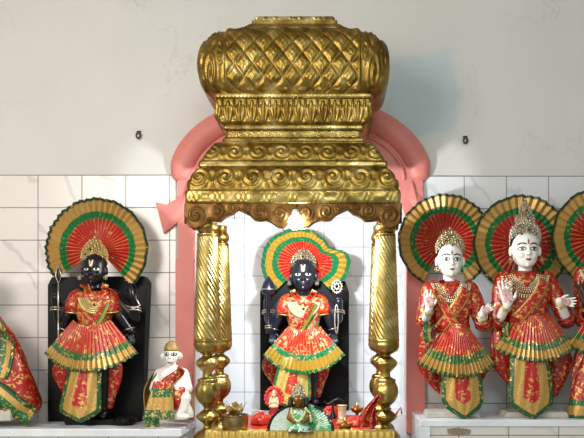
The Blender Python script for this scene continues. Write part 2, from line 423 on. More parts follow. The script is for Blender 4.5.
# iron wall hooks
for x, y, lb in ((139, 134, 'small iron wall hook above the tiles left of the pink arch'),
                 (465, 139, 'small iron wall hook above the tiles right of the pink arch')):
    c = W(x, y, 3.4); h = MB()
    h.lathe((c.x, -.004, 0), [(.011, c.z + .014), (.012, c.z + .008), (.004, c.z + .006)], 12, .35)
    o = link('wall_hook', h, M['hook']); tag(o, lb, 'hook', 'iron hooks on the wall')
    ring = [(c.x + .010 * sin(2 * pi * i / 16), -.012, c.z - .010 + .015 * cos(2 * pi * i / 16)) for i in range(17)]
    mbx = MB().tube(ring, .0042, 8, False)
    mbx.tube([(c.x, -.001, c.z + .008), (c.x, -.012, c.z + .008)], .0045, 8)
    link('hook_ring', mbx, M['hook'], o)
    link('hook_knob', MB().ball((c.x, -.010, c.z - .012), .0065, 10, 8, .009), M['silver'], o)

# ------------------------------------------------------------------ canopy
CC = W(295.6, 335, 3.03); CX, CY = CC.x, CC.y     # plan centre
canopy = thing('brass_canopy', (CX, CY, CAMZ - .475), 'large embossed brass canopy with cushion dome, scalloped lintel and four columns', 'canopy')
def ZD(y, d): return wz(y, d)
def relief_spiral(u, v, flip=1):
    r = hypot(u, v); a = atan2(v, u * flip)
    if r > 1: return 0
    return max(0, 1 - r) ** .4 * (.5 + .5 * cos(a * 1 + 12.5 * r)) ** .7 
def fr_scroll(cell, h):
    def f(s, t):
        k = math.floor(s / cell); u = (s / cell - k) * 2 - 1; v = (t - .5) * 2 * 1.1
        fl = 1 if k % 2 else -1
        e = .75 * relief_spiral(u * 1.05, v * .9, fl)
        e += .5 * max(0, 1 - hypot((abs(u) - 1) * 3, (v - .55) * 2.4)) + .5 * max(0, 1 - hypot((abs(u) - 1) * 3, (v + .55) * 2.4))
        e += .8 * max(0, 1 - hypot(u * 5, v * 4.5)); e += .3 * abs(cos(9 * atan2(v, abs(u) - 1))) * max(0, 1 - abs(hypot(abs(u) - 1, v) - .45) / .3)
        w = min(1, t * 8, (1 - t) * 8); return h * e * max(0, w)
    return f
def fr_palm(cell, h):
    def f(s, t):
        k = math.floor(s / cell); u = (s / cell - k) * 2 - 1; v = 1 - t       # v up
        a = atan2(v + .15, u); r = hypot(u * .9, v + .15)
        e = (1 if r < .92 + .12 * abs(cos(4 * a)) else .15) * (.35 + .65 * abs(cos(4.5 * (a - pi / 2))))
        e += .9 * max(0, 1 - hypot(u * 4, (v - .35) * 3.5))
        u2 = abs(u) - 1; e2 = .9 * max(0, 1 - hypot(u2 * 4, (v - .72) * 3.2))
        w = min(1, t * 8, (1 - t) * 8); return h * (e * .8 + e2) * max(0, w)
    return f
def fr_quilt(cell, h, W2):
    def f(s, t):
        zz = (t - .42) * 8.6; p = s / cell + zz; q = s / cell - zz
        fp = abs((p / 2) % 1 - .5) * 2; fq = abs((q / 2) % 1 - .5) * 2   # 0 centre ..1 line
        m = max(fp, fq)
        if abs(s) > W2:
            k = 1 if s > 0 else -1
            u = (abs(s) - W2 - .068) / .062; v = (t - .5) * 2.1
            e = 0
            for c0, c1, rr in ((-.1, -.42, .6), (0.0, .48, .6), (1.0, .05, .55), (-.62, .05, .3), (.75, .75, .35), (.75, -.75, .35)):
                e = max(e, 1.1 * relief_spiral((u - c0) / rr, (v - c1) / rr, k))
            rim = math.exp(-((abs(s) - W2 - .004) / .006) ** 2)
            w = min(1, t * 6, (1 - t) * 6); return h * (e * .9 + .7 * rim) * max(w, 0)
        e = .75 * (1 - m ** 5)
        rr = hypot((p % 2) - 1, (q % 2) - 1); aa = atan2((p % 2) - 1, (q % 2) - 1)
        if rr < .62: e += .35 * (.5 + .5 * cos(4 * aa)) * (1 - rr / .62) ** .5 + .4 * max(0, 1 - rr / .2)
        e += .25 * max(0, 1 - abs(rr - .62) / .06)
        w = min(1, t * 6, (1 - t) * 6); return h * e * max(0, w)
    return f
def fr_beads(cell, h):
    def f(s, t):
        u = ((s / cell) % 1 - .5) * 2; v = (t - .5) * 2; return h * max(0, 1 - u * u * .9 - v * v) ** .5 * .8
    return f
def fr_ham(h):
    def f(s, t): return h * (.5 + .5 * sin(s * 170 + 3 * sin(s * 61)) * sin(t * 9)) * min(1, t * 6, (1 - t) * 6)
    return f
def loft(mb, prof, rc, nx, ny, rows, relief=None, nc=8, hollow=False):
    "prof [(a,b,z)] top to bottom, rounded-rectangle plan; relief(s,t) pushes outwards"
    L = [0]
    for p, q in zip(prof, prof[1:]): L.append(L[-1] + sqrt(sum((q[i] - p[i]) ** 2 for i in range(3))))
    P = []; nrm_y = []
    for i in range(rows + 1):
        t = i / rows; l = t * L[-1]
        a = interp(list(zip(L, [p[0] for p in prof])), l); b = interp(list(zip(L, [p[1] for p in prof])), l); z = interp(list(zip(L, [p[2] for p in prof])), l)
        e = .01 * L[-1]
        da = interp(list(zip(L, [p[0] for p in prof])), l + e) - interp(list(zip(L, [p[0] for p in prof])), l - e)
        dz = interp(list(zip(L, [p[2] for p in prof])), l + e) - interp(list(zip(L, [p[2] for p in prof])), l - e)
        nl = hypot(da, dz) or 1; no, nz = -dz / nl, da / nl
        row = []
        def put(x, y, nx_, ny_, s, w=1):
            h = (relief(s, t) if relief else 0) * w
            row.append((CX + x + nx_ * no * h, CY + y + ny_ * no * h, z + nz * h))
        r = min(rc, a * .95, b * .95)
        for k in range(nx + 1):
            s = -1 + 2 * k / nx; x = s * (a - r); put(x, -b, 0, -1, x, 1)
        for k in range(1, nc):
            g = pi / 2 * k / nc; put(a - r + r * sin(g), -b + r - r * cos(g), sin(g), -cos(g), a - r + r * g)
        for k in range(ny + 1):
            s = -1 + 2 * k / ny; y = s * (b - r); put(a, y, 1, 0, y + b + a + r * .57 * 0)
        for k in range(1, nc):
            g = pi / 2 * k / nc; put(a - r + r * cos(g), b - r + r * sin(g), cos(g), sin(g), 0, 0)
        for k in range(13): put((1 - 2 * k / 12) * (a - r), b, 0, 1, 0, 0)
        for k in range(1, nc):
            g = pi / 2 * k / nc; put(-a + r - r * sin(g), b - r + r * cos(g), -sin(g), cos(g), 0, 0)
        for k in range(ny + 1):
            s = 1 - 2 * k / ny; y = s * (b - r); put(-a, y, -1, 0, -(y + b + a))
        for k in range(1, nc):
            g = pi / 2 * k / nc; put(-a + r - r * cos(g), -b + r - r * sin(g), -cos(g), -sin(g), -(a - r + r * (pi / 2 - g)))
        P.append(row)
    k0 = len(mb.v); n = len(P[0]); f0 = len(mb.f); mb.grid(P, None, True)
    if hollow:                                  # open underneath and at the back
        mb.f[f0:] = [q for q in mb.f[f0:] if min(mb.v[i][1] for i in q) < CY + .11]; return mb
    mb.f.append(tuple(k0 + j for j in range(n))); mb.f.append(tuple(k0 + rows * n + j for j in range(n))[::-1])
    return mb
def PR(rows, bd=None):
    "rows (half width px, y px, half depth m): the front face lies at depth 3.03-b"
    out = []
    for hw, y, b in rows:
        d = 3.03 - b; out.append((hw * d / F, b, wz(y, d)))
    return out
# stepped cap on the dome
mb = MB()
loft(mb, PR([(38, 16.5, .07), (40, 17, .075), (40, 20, .075)]), .01, 40, 20, 6, fr_ham(.002))
loft(mb, PR([(43, 20, .085), (43, 23.5, .085)]), .01, 40, 20, 4)
loft(mb, PR([(45, 23.5, .095), (52, 27.5, .11)]), .01, 40, 20, 6, fr_ham(.002))
loft(mb, PR([(53, 27, .112), (53, 30, .112)]), .01, 40, 20, 4)
link('dome_cap', mb, M['gold_smooth'], canopy, smooth=False)
# cushion dome
mb = MB()
rows = [(60, 29, .14), (78, 29.7, .17), (87, 32.5, .19), (94, 38, .205), (97.6, 47, .215), (99, 58, .22), (98.2, 70, .215), (95, 80, .205), (89, 87.5, .19), (80, 95, .165)]
sm = smooth_tab(rows, 5)
loft(mb, PR(sm), .10, 260, 60, 70, fr_quilt(.0400, .011, .272), 44)
link('cushion_dome', mb, M['gold'], canopy)
# mouldings
mb = MB()
loft(mb, PR([(76, 92, .165), (79, 93, .17), (79, 97.5, .17), (77, 98.5, .166)]), .012, 120, 40, 8, fr_beads(.016, .003))
link('upper_moulding', mb, M['gold_smooth'], canopy)
mb = MB(); loft(mb, PR(smooth_tab([(78, 98, .162), (77.5, 106, .160), (76, 116, .155), (72, 124, .148)], 4)), .015, 260, 60, 34, fr_palm(.050, .011))
link('leaf_frieze', mb, M['gold'], canopy)
mb = MB()
loft(mb, PR([(69, 124, .148), (70.5, 125, .152), (70.5, 129, .152), (68, 130, .148)]), .012, 80, 30, 6, fr_ham(.0015))
loft(mb, PR([(67, 129.5, .14), (67, 138, .14)]), .012, 160, 40, 12, fr_scroll(.03, .004))
loft(mb, PR([(69, 137, .150), (71, 138, .154), (71.5, 142, .155), (73, 143, .16)]), .012, 80, 30, 6, fr_ham(.0015))
link('neck_moulding', mb, M['gold_smooth'], canopy)
mb = MB(); loft(mb, PR(smooth_tab([(80, 142.5, .155), (84, 149, .17), (91, 158, .182), (93, 161, .186)], 4)), .015, 260, 60, 26, fr_scroll(.098, .0075))
link('upper_roof_slope', mb, M['gold'], canopy)
mb = MB(); loft(mb, PR([(92, 160, .184), (94.5, 161, .19), (95, 166, .192), (94, 167, .19)]), .012, 80, 30, 6, fr_ham(.0015))
link('roof_moulding', mb, M['gold_smooth'], canopy)
mb = MB(); loft(mb, PR(smooth_tab([(93, 166.5, .186), (99, 172, .196), (105, 182, .205), (106.5, 190, .208)], 4)), .02, 300, 60, 34, fr_scroll(.112, .009), 8, True)
link('lower_roof_slope', mb, M['gold'], canopy, thick=.003)
mb = MB(); loft(mb, PR([(106.5, 189, .206), (108, 191, .21), (107.5, 202, .209), (106, 203.5, .206)]), .015, 200, 40, 10, fr_ham(.0028), 8, True)
link('roof_band', mb, M['gold_smooth'], canopy, thick=.003)
# scalloped lintel, front and back, plus side rails
edge = [(-107.5, 216), (-106, 223), (-103, 227.5), (-98, 229.5), (-92, 228), (-88, 224), (-84, 221), (-78, 222), (-72, 222), (-66, 217), (-60, 215), (-54.5, 210.5),
        (-49, 213), (-43, 216), (-38, 221), (-32, 222), (-27, 221), (-22, 223), (-15, 228), (-8, 229), (-4, 226), (0, 230)]
edge = edge + [(-x, y) for x, y in edge[-2::-1]]
def lintel(b, sgn, relief=True):
    mb = MB(); d = 3.03 - b if sgn < 0 else 3.03 + b; df = 3.03 - b
    n = 300; R = 18; Pf = []
    s = df / F
    cen = [(-97, 216, 11), (97, 216, 11), (-75, 211, 7.5), (75, 211, 7.5), (-33, 212, 8), (33, 212, 8), (-13, 214, 8), (13, 214, 8), (-62, 208, 4.5), (62, 208, 4.5), (-46, 208, 5), (46, 208, 5)]
    for i in range(R + 1):
        row = []
        for k in range(n + 1):
            x = -107.5 + 215 * k / n; yb = interp(edge, x); y = lerp(203, yb, i / R); h = 0
            for cx, cy, rr in cen:
                h = max(h, .95 * relief_spiral((x - cx) / rr, (y - cy) / rr, 1 if cx > 0 else -1))
            if yb - y < 2.2: h = max(h, .9)
            if i == R or k in (0, n): h = 0
            row.append((CX + x * s, CY + sgn * b + sgn * (.012 + .007 * h), wz(y, df)))
        Pf.append(row)
    Pb = [[(p[0], CY + sgn * b - sgn * .012, p[2]) for p in r] for r in Pf]
    mb.grid(Pf); mb.grid(Pb)
    rim = lambda P: P[0][:] + [r[-1] for r in P[1:]] + P[-1][-2::-1] + [r[0] for r in P[-2:0:-1]]
    a, c = rim(Pf), rim(Pb); mb.grid([a, c], None, True)
    return mb
link('front_lintel', lintel(.195, -1), M['gold_shaded'], canopy)
z0, z1 = wz(203, 2.84), wz(216, 2.84)
for sg in (-1, 1):
    mb = MB()
    P = []
    for i in range(7):
        row = []
        for k in range(41):
            y = -.18 + .36 * k / 40; zb = z1 - .03 * abs(cos(k / 40 * 2 * pi)) ** 2
            row.append((CX + sg * (.445), CY + y, lerp(z0, zb, i / 6)))
        P.append(row)
    mb.grid(P); o = link('side_lintel', mb, M['gold_shaded'], canopy, thick=.022)

def column(cx, cy, d0):
    "profile heights follow the front columns as seen; r in px at d 2.88"
    s = 2.88 / F
    prof = [(9.5, 221), (10.2, 225), (10, 229), (8.2, 233), (9.3, 234), (9.3, 236), (9, 237)]
    root = MB()
    P = smooth_tab([(8.5, 215), (8.5, 221), (10.4, 225), (10.6, 229), (8.2, 233.5)], 4)
    cap = MB().lathe((cx, cy), [(r * s, wz(y, 2.88)) for r, y in P], 28)
    cap.lathe((cx, cy), [(9.6 * s, wz(233.5, 2.88)), (10.4 * s, wz(235, 2.88)), (9.6 * s, wz(237, 2.88))], 28)
    link('column_capital', cap, M['gold_smooth'], canopy)
    sh = MB(); R = [(lerp(9.8, 13.3, i / 110) * s, wz(lerp(237, 339.5, i / 110), 2.88)) for i in range(111)]
    zt = wz(237, 2.88)
    sh.lathe((cx, cy), R, 180, 1, lambda a, z, r: .0044 * (abs(sin(9 * (a - (zt - z) * 12))) ** .8 - .6))
    link('column_shaft', sh, M['shaft'], canopy)
    lo = [(13.3, 339), (13.6, 341), (13.2, 342.5), (13.4, 346), (11.5, 350.5), (7, 353.5), (4.8, 355), (5.5, 356.5), (8.5, 358.5), (11.2, 362), (10.8, 365.5), (7, 370), (5, 372),
          (4.8, 375), (5.2, 377), (8.5, 378.5), (9.8, 380), (9.6, 382.5), (10.6, 384), (12.2, 389), (12, 395), (9.5, 401), (5.5, 405), (4, 407.5), (4.2, 409.5), (7, 411.5), (11, 415.5), (10.4, 418.5),
          (6, 422), (4, 424.5), (4.3, 427.5), (8, 430), (13, 434), (15, 438), (15.5, 441), (17, 442)]
    S = [(r * s, wz(y, 2.88)) for r, y in smooth_tab(lo, 3)]
    def rf(a, z, r): return (.0016 * cos(8 * a) if r > 9 * s else 0)
    b = MB().lathe((cx, cy), S, 48, 1, rf)
    h = 17.5 * s; b.box((cx - h, cy - h, CAMZ - .453), (cx + h, cy + h, wz(441.5, 2.88)))
    link('column_baluster', b, M['hammered'], canopy)
XLc, XRc = W(207.5, 0, 2.88).x, W(385.5, 0, 2.88).x
for cx in (XLc, XRc):
    for cy in (-.52, -.22): column(cx, cy, cy + 3.4)
BZ = CAMZ - .453
mb = MB().box((wx(190, 2.86), -.597, PZ), (wx(403, 2.86), -.14, BZ)); link('base_plate', mb, M['gold_smooth'], canopy, smooth=False, bevel=.003)

# altar block and its cloths
AX0, AX1 = wx(223, 2.82), .155
mb = MB().box((AX0, -.575, BZ), (AX1, -.003, ZN - .006)); tag(link('altar_board', mb, M['ledge'], smooth=False, bevel=.003), 'low white altar board between the brass columns under the red cloth', 'altar')
mb = MB(); P = []; U = []
for i in range(31):
    t = i / 30; row = []; ur = []
    for k in range(61):
        x = lerp(AX0 - .004, AX1 + .004, k / 60); y = lerp(-.003, -.584, t)
        row.append((x, y, ZN - .002 + .0015 * sin(x * 60 + y * 40) * sin(y * 50))); ur.append((k / 60, .3))
    P.append(row); U.append(ur)
mb.grid(P, U); tag(link('altar_cloth', mb, M['altar_cloth'], thick=.003), 'red cloth covering the altar top in front of the central black deity', 'cloth')
mb = MB(); P = []; U = []
prof = [(-.545, ZN + .0035), (-.585, ZN + .0035), (-.598, ZN), (-.604, ZN - .045), (-.605, ZN - .085)]
for i, (y, z) in enumerate(smooth_tab([(a, b) for a, b in prof], 4)):
    P.append([(lerp(AX0 - .07, AX1 + .09, k / 160), y - (.004 * (1 + sin(k * 1.1)) * min(1, i / 8)), z + .0015 * sin(k * .7)) for k in range(161)]); U.append([(k / 160, .3)] * 161 if False else [(k / 160, .3) for k in range(161)])
mb.grid(P, U); tag(link('altar_border_cloth', mb, M['yellow_cloth'], thick=.003), 'yellow gold fringed cloth strip along the front edge of the altar', 'cloth')

# bulb under the lintel
bc = W(295.5, 222, 2.80)
bulb = thing('light_bulb', (bc.x, bc.y, bc.z - .028), 'glowing white light bulb hanging at the middle of the canopy lintel', 'light bulb')
mb = MB().ball(bc, .029, 20, 14, .031); link('glass_bulb', mb, M['bulb'], bulb)
mb = MB().lathe((bc.x, bc.y), [(.008, bc.z + .052), (.014, bc.z + .048), (.015, bc.z + .03), (.013, bc.z + .022)], 16); link('bulb_socket', mb, M['socket'], bulb)
mb = MB().tube([(bc.x, bc.y, bc.z + .05), (bc.x + .004, bc.y + .0, bc.z + .065), (bc.x + .006, bc.y + .015, bc.z + .078)], .0022, 8); link('bulb_wire', mb, M['wire'], bulb)
# small wire end hanging from the lintel
c0 = W(234.5, 214, 2.86)
tag(link('hanging_wire', MB().tube([c0, c0 + Vector((0, 0, -.012)), c0 + Vector((.002, 0, -.022))], .0018, 8), M['wire']), 'short dark wire end dangling from the left scallop of the lintel', 'wire')
#FIGURES
# ------------------------------------------------------------------ statues
def caps(mb, a, b, ra, rb, n=10, fl=1.0):
    a, b = Vector(a), Vector(b); k = 6
    pts = []; rad = []
    t = (b - a).normalized() if (b - a).length > 1e-6 else Vector((0, 0, 1))
    for i in range(4):
        g = pi / 2 * i / 4; pts.append(a - t * ra * cos(g)); rad.append(max(ra * sin(g), ra * .08))
    for i in range(k + 1):
        pts.append(a.lerp(b, i / k)); rad.append(lerp(ra, rb, i / k))
    for i in range(1, 5):
        g = pi / 2 * i / 4; pts.append(b + t * rb * sin(g)); rad.append(max(rb * cos(g), rb * .08))
    mb.tube(pts, rad, n, True, fl); return mb

def chain(mb, pts, rad, n=10):
    for i in range(len(pts) - 1): caps(mb, pts[i], pts[i + 1], rad[i], rad[i + 1], n)

def add_head(mb, cx, chin_y, w, d, turn=0, ears=True, tilt=0):
    "cx, chin_y px; w = face width px"
    s = d / F * w; c = W(cx, chin_y, d)
    rows = [(.0, .10, -.30, .02), (.04, .20, -.38, .10), (.12, .30, -.44, .2), (.22, .375, -.465, .32), (.35, .43, -.475, .42), (.5, .465, -.475, .48), (.65, .485, -.455, .52), (.8, .495, -.46, .55),
            (.95, .49, -.45, .55), (1.1, .46, -.41, .52), (1.22, .39, -.34, .45), (1.32, .27, -.22, .33), (1.38, .12, -.08, .18)]
    h = MB(); P = []
    for z, hw, yf, yb in smooth_tab(rows, 3):
        cy = (yf + yb) / 2; hy = (yb - yf) / 2
        P.append([Vector((hw * cos(2 * pi * k / 32), cy + hy * sin(2 * pi * k / 32), z)) for k in range(32)])
    h.grid(P, None, True); h.f.append(tuple(range(32))); m = len(P) - 1; h.f.append(tuple(m * 32 + k for k in range(32))[::-1])
    # nose, brow, lips, chin, ears
    chain(h, [Vector((0, -.43, .80)), Vector((0, -.50, .58)), Vector((0, -.555, .47))], [.035, .05, .062], 8)
    for sg in (-1, 1):
        h.ball(Vector((.06 * sg, -.50, .46)), .045, 8, 6)
        h.ball(Vector((.20 * sg, -.33, .42)), .14, 14, 10)
        if ears: h.ball(Vector((.53 * sg, .0, .60)), .065, 10, 8, .19, .10)
    h.ball(Vector((0, -.45, .30)), .085, 10, 6, .035, .05); h.ball(Vector((0, -.44, .245)), .075, 10, 6, .035, .05)
    h.ball(Vector((0, -.37, .10)), .10, 10, 8)
    R = Matrix.Rotation(turn, 3, 'Z') @ Matrix.Rotation(tilt, 3, 'Y')
    mb.add([c + (R @ Vector(p)) * s for p in h.v], h.f)
    def T(x, z): return c + (R @ Vector((x, -.75, z))) * s
    return T, s, R @ Vector((0, 1, 0))

def hand(mb, wrist, up, side, out, L, curl=.3, thumb=1, spread=.16):
    """wrist point; up: direction of fingers, side: towards the little finger... (thumb is on -side*thumb), out: palm normal; L hand length"""
    up, side, out = up.normalized(), side.normalized(), out.normalized()
    pl = L * .5; r = L * .062
    lens = [.40, .46, .42, .33]
    for i in range(4):
        o = (i - 1.5) * L * .125
        k = wrist + up * pl + side * o
        caps(mb, wrist + side * o * .6 + up * L * .05, k, r * 1.5, r * 1.15, 8)
        dr = (up + side * (i - 1.5) * spread).normalized()
        p1 = k + (dr + out * curl * .25).normalized() * L * lens[i] * .5
        p2 = p1 + (dr + out * curl).normalized() * L * lens[i] * .32
        p3 = p2 + (dr + out * curl * 2).normalized() * L * lens[i] * .22
        chain(mb, [k, p1, p2, p3], [r * 1.05, r * .95, r * .85, r * .65], 8)
    b = wrist + up * L * .12 - side * thumb * L * .14
    t1 = b + (up * .7 - side * thumb * .75 + out * .3).normalized() * L * .24
    t2 = t1 + (up * .9 - side * thumb * .3 + out * .3).normalized() * L * .2
    chain(mb, [b, t1, t2], [r * 1.5, r * 1.15, r * .8], 8)

def remesh(name, mb, mat, parent, voxel=.0028, it=3):
    o = link(name, mb, mat, parent)
    m = o.modifiers.new('R', 'REMESH'); m.mode = 'VOXEL'; m.voxel_size = voxel; m.use_smooth_shade = True
    m2 = o.modifiers.new('S', 'SMOOTH'); m2.factor = .5; m2.iterations = it
    bpy.context.view_layer.update()
    dg = bpy.context.evaluated_depsgraph_get()
    me = bpy.data.meshes.new_from_object(o.evaluated_get(dg)); me.name = name
    o.modifiers.clear(); o.data = me
    if not me.materials: me.materials.append(mat)
    for p in me.polygons: p.use_smooth = True
    return o

class Surf:
    "rays along the room's depth axis onto finished meshes"
    def __init__(s): s.v = []; s.f = []
    def add(s, o):
        k = len(s.v); org = ORG.get(o.name, Vector((0, 0, 0)))
        s.v += [v.co + org for v in o.data.vertices]; s.f += [tuple(i + k for i in p.vertices) for p in o.data.polygons]
        s.t = BVHTree.FromPolygons(s.v, s.f); return s
    def hit(s, x, z, y0=-1.2, default=None):
        h = s.t.ray_cast(Vector((x, y0, z)), Vector((0, 1, 0)))
        return h[0].y if h[0] else default

def patch(mb, surf, T, poly, off, yd, rings=3):
    "thin painted patch; poly in face units, laid on the surface along depth"
    cx = sum(p[0] for p in poly) / len(poly); cz = sum(p[1] for p in poly) / len(poly)
    rowsP = []
    for r in range(rings + 1):
        t = r / rings; row = []
        for p in poly:
            q = T(cx + (p[0] - cx) * max(t, .02), cz + (p[1] - cz) * max(t, .02))
            y = surf.hit(q.x, q.z, q.y - .1, yd); row.append((q.x, y - off, q.z))
        rowsP.append(row)
    mb.grid(rowsP, None, True)
def ell(cx, cz, a, b, n=18, pw=1): return [(cx + a * cos(2 * pi * k / n), cz + b * (abs(sin(2 * pi * k / n)) ** pw) * (1 if sin(2 * pi * k / n) >= 0 else -1)) for k in range(n)]

def face_paint(parent, body, T, s, dark=False, lips='lips', tilak='red', eye=1.0):
    sf = Surf().add(body); q = T(0, .6); yd = q.y + .25 * s
    def P(name, mat, polys, off):
        mb = MB()
        for p in polys: patch(mb, sf, T, p, off, yd)
        return link(name, mb, M[mat], parent, thick=.0005)
    for sg in (-1, 1):
        if not dark: P('eyeliner', 'ink', [ell(.215 * sg, .655, .15 * eye, .075 * eye, pw=1.1)], .0007)
        P('eye', 'eye_white', [ell(.215 * sg, .65, .125 * eye, (.045 if not dark else .06) * eye, pw=1.2)], .0012)
        P('iris', 'iris' if not dark else 'ink', [ell(.215 * sg, .660, .052 * eye, .055 * eye, 14)], .0017)
        br = [(.06, .79), (.12, .83), (.2, .855), (.3, .84), (.38, .78)]
        arc = [(sg * a, b) for a, b in br] + [(sg * a, b + .026) for a, b in br[::-1]]
        if not dark: P('eyebrow', 'ink', [arc], .0009)
    P('lips', lips, [[(-.11, .275), (-.06, .305), (0, .295), (.06, .305), (.11, .275), (.06, .235), (0, .222), (-.06, .235)]], .0009)
    if tilak == 'red':
        P('forehead_mark', 'tilak_red', [[(-.022, .82), (.022, .82), (.03, .93), (.0, 1.02), (-.03, .93)]], .001)
    elif tilak == 'u':
        P('forehead_mark', 'tilak_white', [[(-.10, 1.05), (-.06, .78), (0, .74), (.06, .78), (.10, 1.05), (.05, 1.05), (.035, .84), (-.035, .84), (-.05, 1.05)][:]], .001)
        P('forehead_line', 'tilak_red', [[(-.018, .86), (.018, .86), (.02, 1.04), (-.02, 1.04)]], .0018)
    return sf

def crown(parent, prof, cx, d, name='crown', mat='silver', fy=.9, rows=None, gems=None, lobes=True):
    "prof [(half width px, y px)] bottom to top"
    s = d / F; mb = MB(); c = W(cx, 300, d); rnd = random.Random(int(cx))
    P = smooth_tab(prof, 4); tab = sorted([(yy, rr) for rr, yy in P])
    core = MB().lathe((c.x, c.y), [(r * s * .92, wz(y, d)) for r, y in P][::-1], 28, fy)
    y = prof[0][1]; k = 0
    while y > prof[-1][1] + 1:
        r = interp(tab, y) * s
        n = max(5, int(2 * pi * r / .0145))
        for i in range(n):
            a = 2 * pi * (i + .5 * (k % 2)) / n
            if sin(a) > .35: continue
            px, py, pz = c.x + r * cos(a), c.y + r * fy * sin(a), wz(y, d)
            if (i + k) % 2: mb.ball((px, py, pz), .0048, 7, 5, .0062, .004)
            else:
                for q in range(5):
                    g = q * 2 * pi / 5 + k; mb.ball((px - .0052 * cos(g) * sin(a), py + .0052 * cos(g) * cos(a) * fy, pz + .0058 * sin(g)), .0026, 5, 4)
        y -= 2.75; k += 1
    for yy in (prof[0][1], prof[0][1] - 1.6):
        r = interp(tab, yy) * s * 1.02
        for i in range(44):
            a = pi + pi * i / 43; mb.ball((c.x + r * cos(a), c.y + r * fy * sin(a), wz(yy, d)), .0026, 5, 4)
    t = W(cx, prof[-1][1], d); mb.ball((t.x, t.y, t.z + .002), .005, 8, 6, .009)
    o = link(name, mb, M[mat], parent); link('crown_cap', core, M['crown_core'], o)
    if gems:
        for (gx, gy) in gems:
            r = interp(tab, gy) * s; x = (gx - cx) * s
            yy = -sqrt(max(0, 1 - (x / r) ** 2)) * r * fy
            g = MB().ball((c.x + x, c.y + yy - .004, wz(gy, d)), .0048, 8, 6); link('crown_gem', g, M['gem'], o)
    return o
M['crown_core'] = gold_mat('dark_gilt', 'a8986c', .4, .5, 200, '7d6c48', 'd0c090')
M['gem'] = plain('dark_red_gem', '5a0d14', .15, 0, 30, .1, 0)

def fan(parent, cx, cy, R, d, a0, a1, mat='fan', npl=34, rf=None, name='pleated_fan', r0=4, amp=.007):
    s = d / F; c = W(cx, cy, d); mb = MB(); N = npl * 6; P = []; U = []
    rows = 22
    for i in range(rows + 1):
        t = i / rows; row = []; ur = []
        for k in range(N + 1):
            a = radians(lerp(a0, a1, k / N)); RR = (rf(math.degrees(a)) if rf else R)
            ph = (k % 6) / 6; tri = abs(ph - .5) * 2
            r = lerp(r0, RR, t) * (1 + .012 * (tri - .5) * (t > .9)) * (1 + .008 * sin(k * .37) * t)
            y = -amp * tri * (t ** .8) * 1.6 + .004 * sin(a * 3) * t + .02 * t * t * -1
            row.append((c.x + r * s * cos(a), c.y + y, c.z + r * s * sin(a)))
            ur.append((k / N * npl / 34 if False else k / N, t * .995))
        P.append(row); U.append(ur)
    mb.grid(P, U)
    o = link(name, mb, M[mat], parent, smooth=False, thick=.0022)
    rim = MB()
    for k in range(0, N + 1, 2):
        p = P[-1][k]; q = P[-1][(k // 6) * 6]; f_ = 1; rim.ball((p[0], p[1] - .001, p[2]), .0024, 5, 4)
    link('sequin_trim', rim, M['trim_dark'], o)
    return o
M['trim_dark'] = plain('dark_sequin_trim', '1c3a26', .3, .5, 200, .5, .2)
for nm, np_ in (('fan', 46), ('fan_lit', 46)): pass

def skirt(parent, cx, top_y, cy_pivot, R, half_ang, d, mat='skirt', npl=24, r0=28, name='pleated_skirt', belly=.11, skew=0, topw=0):
    s = d / F; mb = MB(); N = npl * 6; rows = 22; P = []; U = []
    for i in range(rows + 1):
        t = i / rows; row = []; ur = []
        for k in range(N + 1):
            q = k / N * 2 - 1; a = radians(q * half_ang + skew)
            ph = (k % 6) / 6; tri = abs(ph - .5) * 2
            r = lerp(r0, R, t)
            r *= 1 + .01 * sin(k * .9) * t
            y = -belly * (.35 + .65 * t) * (1 - q * q * 1.0) - .010 * tri * (t + .15) + .02 * q * q
            row.append((W(cx + r * sin(a) + topw * (1 - t) * q, cy_pivot + r * cos(a), d) + Vector((0, y, 0))))
            ur.append((k / N, t * .995))
        P.append(row); U.append(ur)
    mb.grid(P, U)
    o = link(name, mb, M[mat], parent, smooth=False, thick=.002)
    rim = MB()
    for k in range(0, N + 1, 2): rim.ball(P[-1][k], .0022, 5, 4)
    link('hem_trim', rim, M['trim_dark'], o)
    return o

def panel(parent, pts, d, mat='panel', belly=.02, name='front_panel', yo=0):
    "pts = left-right symmetric outline: list of (y px, half width px, centre px); last is the point"
    s = d / F; mb = MB(); P = []; U = []; n = 28; rows = 40
    y0, y1 = pts[0][0], pts[-1][0]; H = y1 - y0
    hwm = max(p[1] for p in pts)
    outl = [(p[2] - p[1], p[0]) for p in pts] + [(p[2] + p[1], p[0]) for p in pts[::-1]]
    def edge_d(x, y):
        m = 1e9
        for (ax, ay), (bx, by) in zip(outl[:], outl[1:]):
            dx, dy = bx - ax, by - ay; L = dx * dx + dy * dy
            if L < 1e-9: continue
            t = max(0, min(1, ((x - ax) * dx + (y - ay) * dy) / L)); m = min(m, hypot(x - ax - t * dx, y - ay - t * dy))
        return m
    for i in range(rows + 1):
        y = lerp(y0, y1, (i / rows)); hw = interp([(p[0], p[1]) for p in pts], y); cx = interp([(p[0], p[2]) for p in pts], y)
        row = []; ur = []
        for k in range(n + 1):
            q = k / n * 2 - 1; x = cx + hw * q
            p = W(x, y, d); p.y += yo - belly * (1 - q * q) - .0015 * sin(q * 14 + y * .1) - .02 * (i / rows)
            row.append(p); ur.append((q, min(.99, edge_d(x, y) / hwm)))
        P.append(row); U.append(ur)
    mb.grid(P, U); return link(name, mb, M[mat], parent, thick=.003)

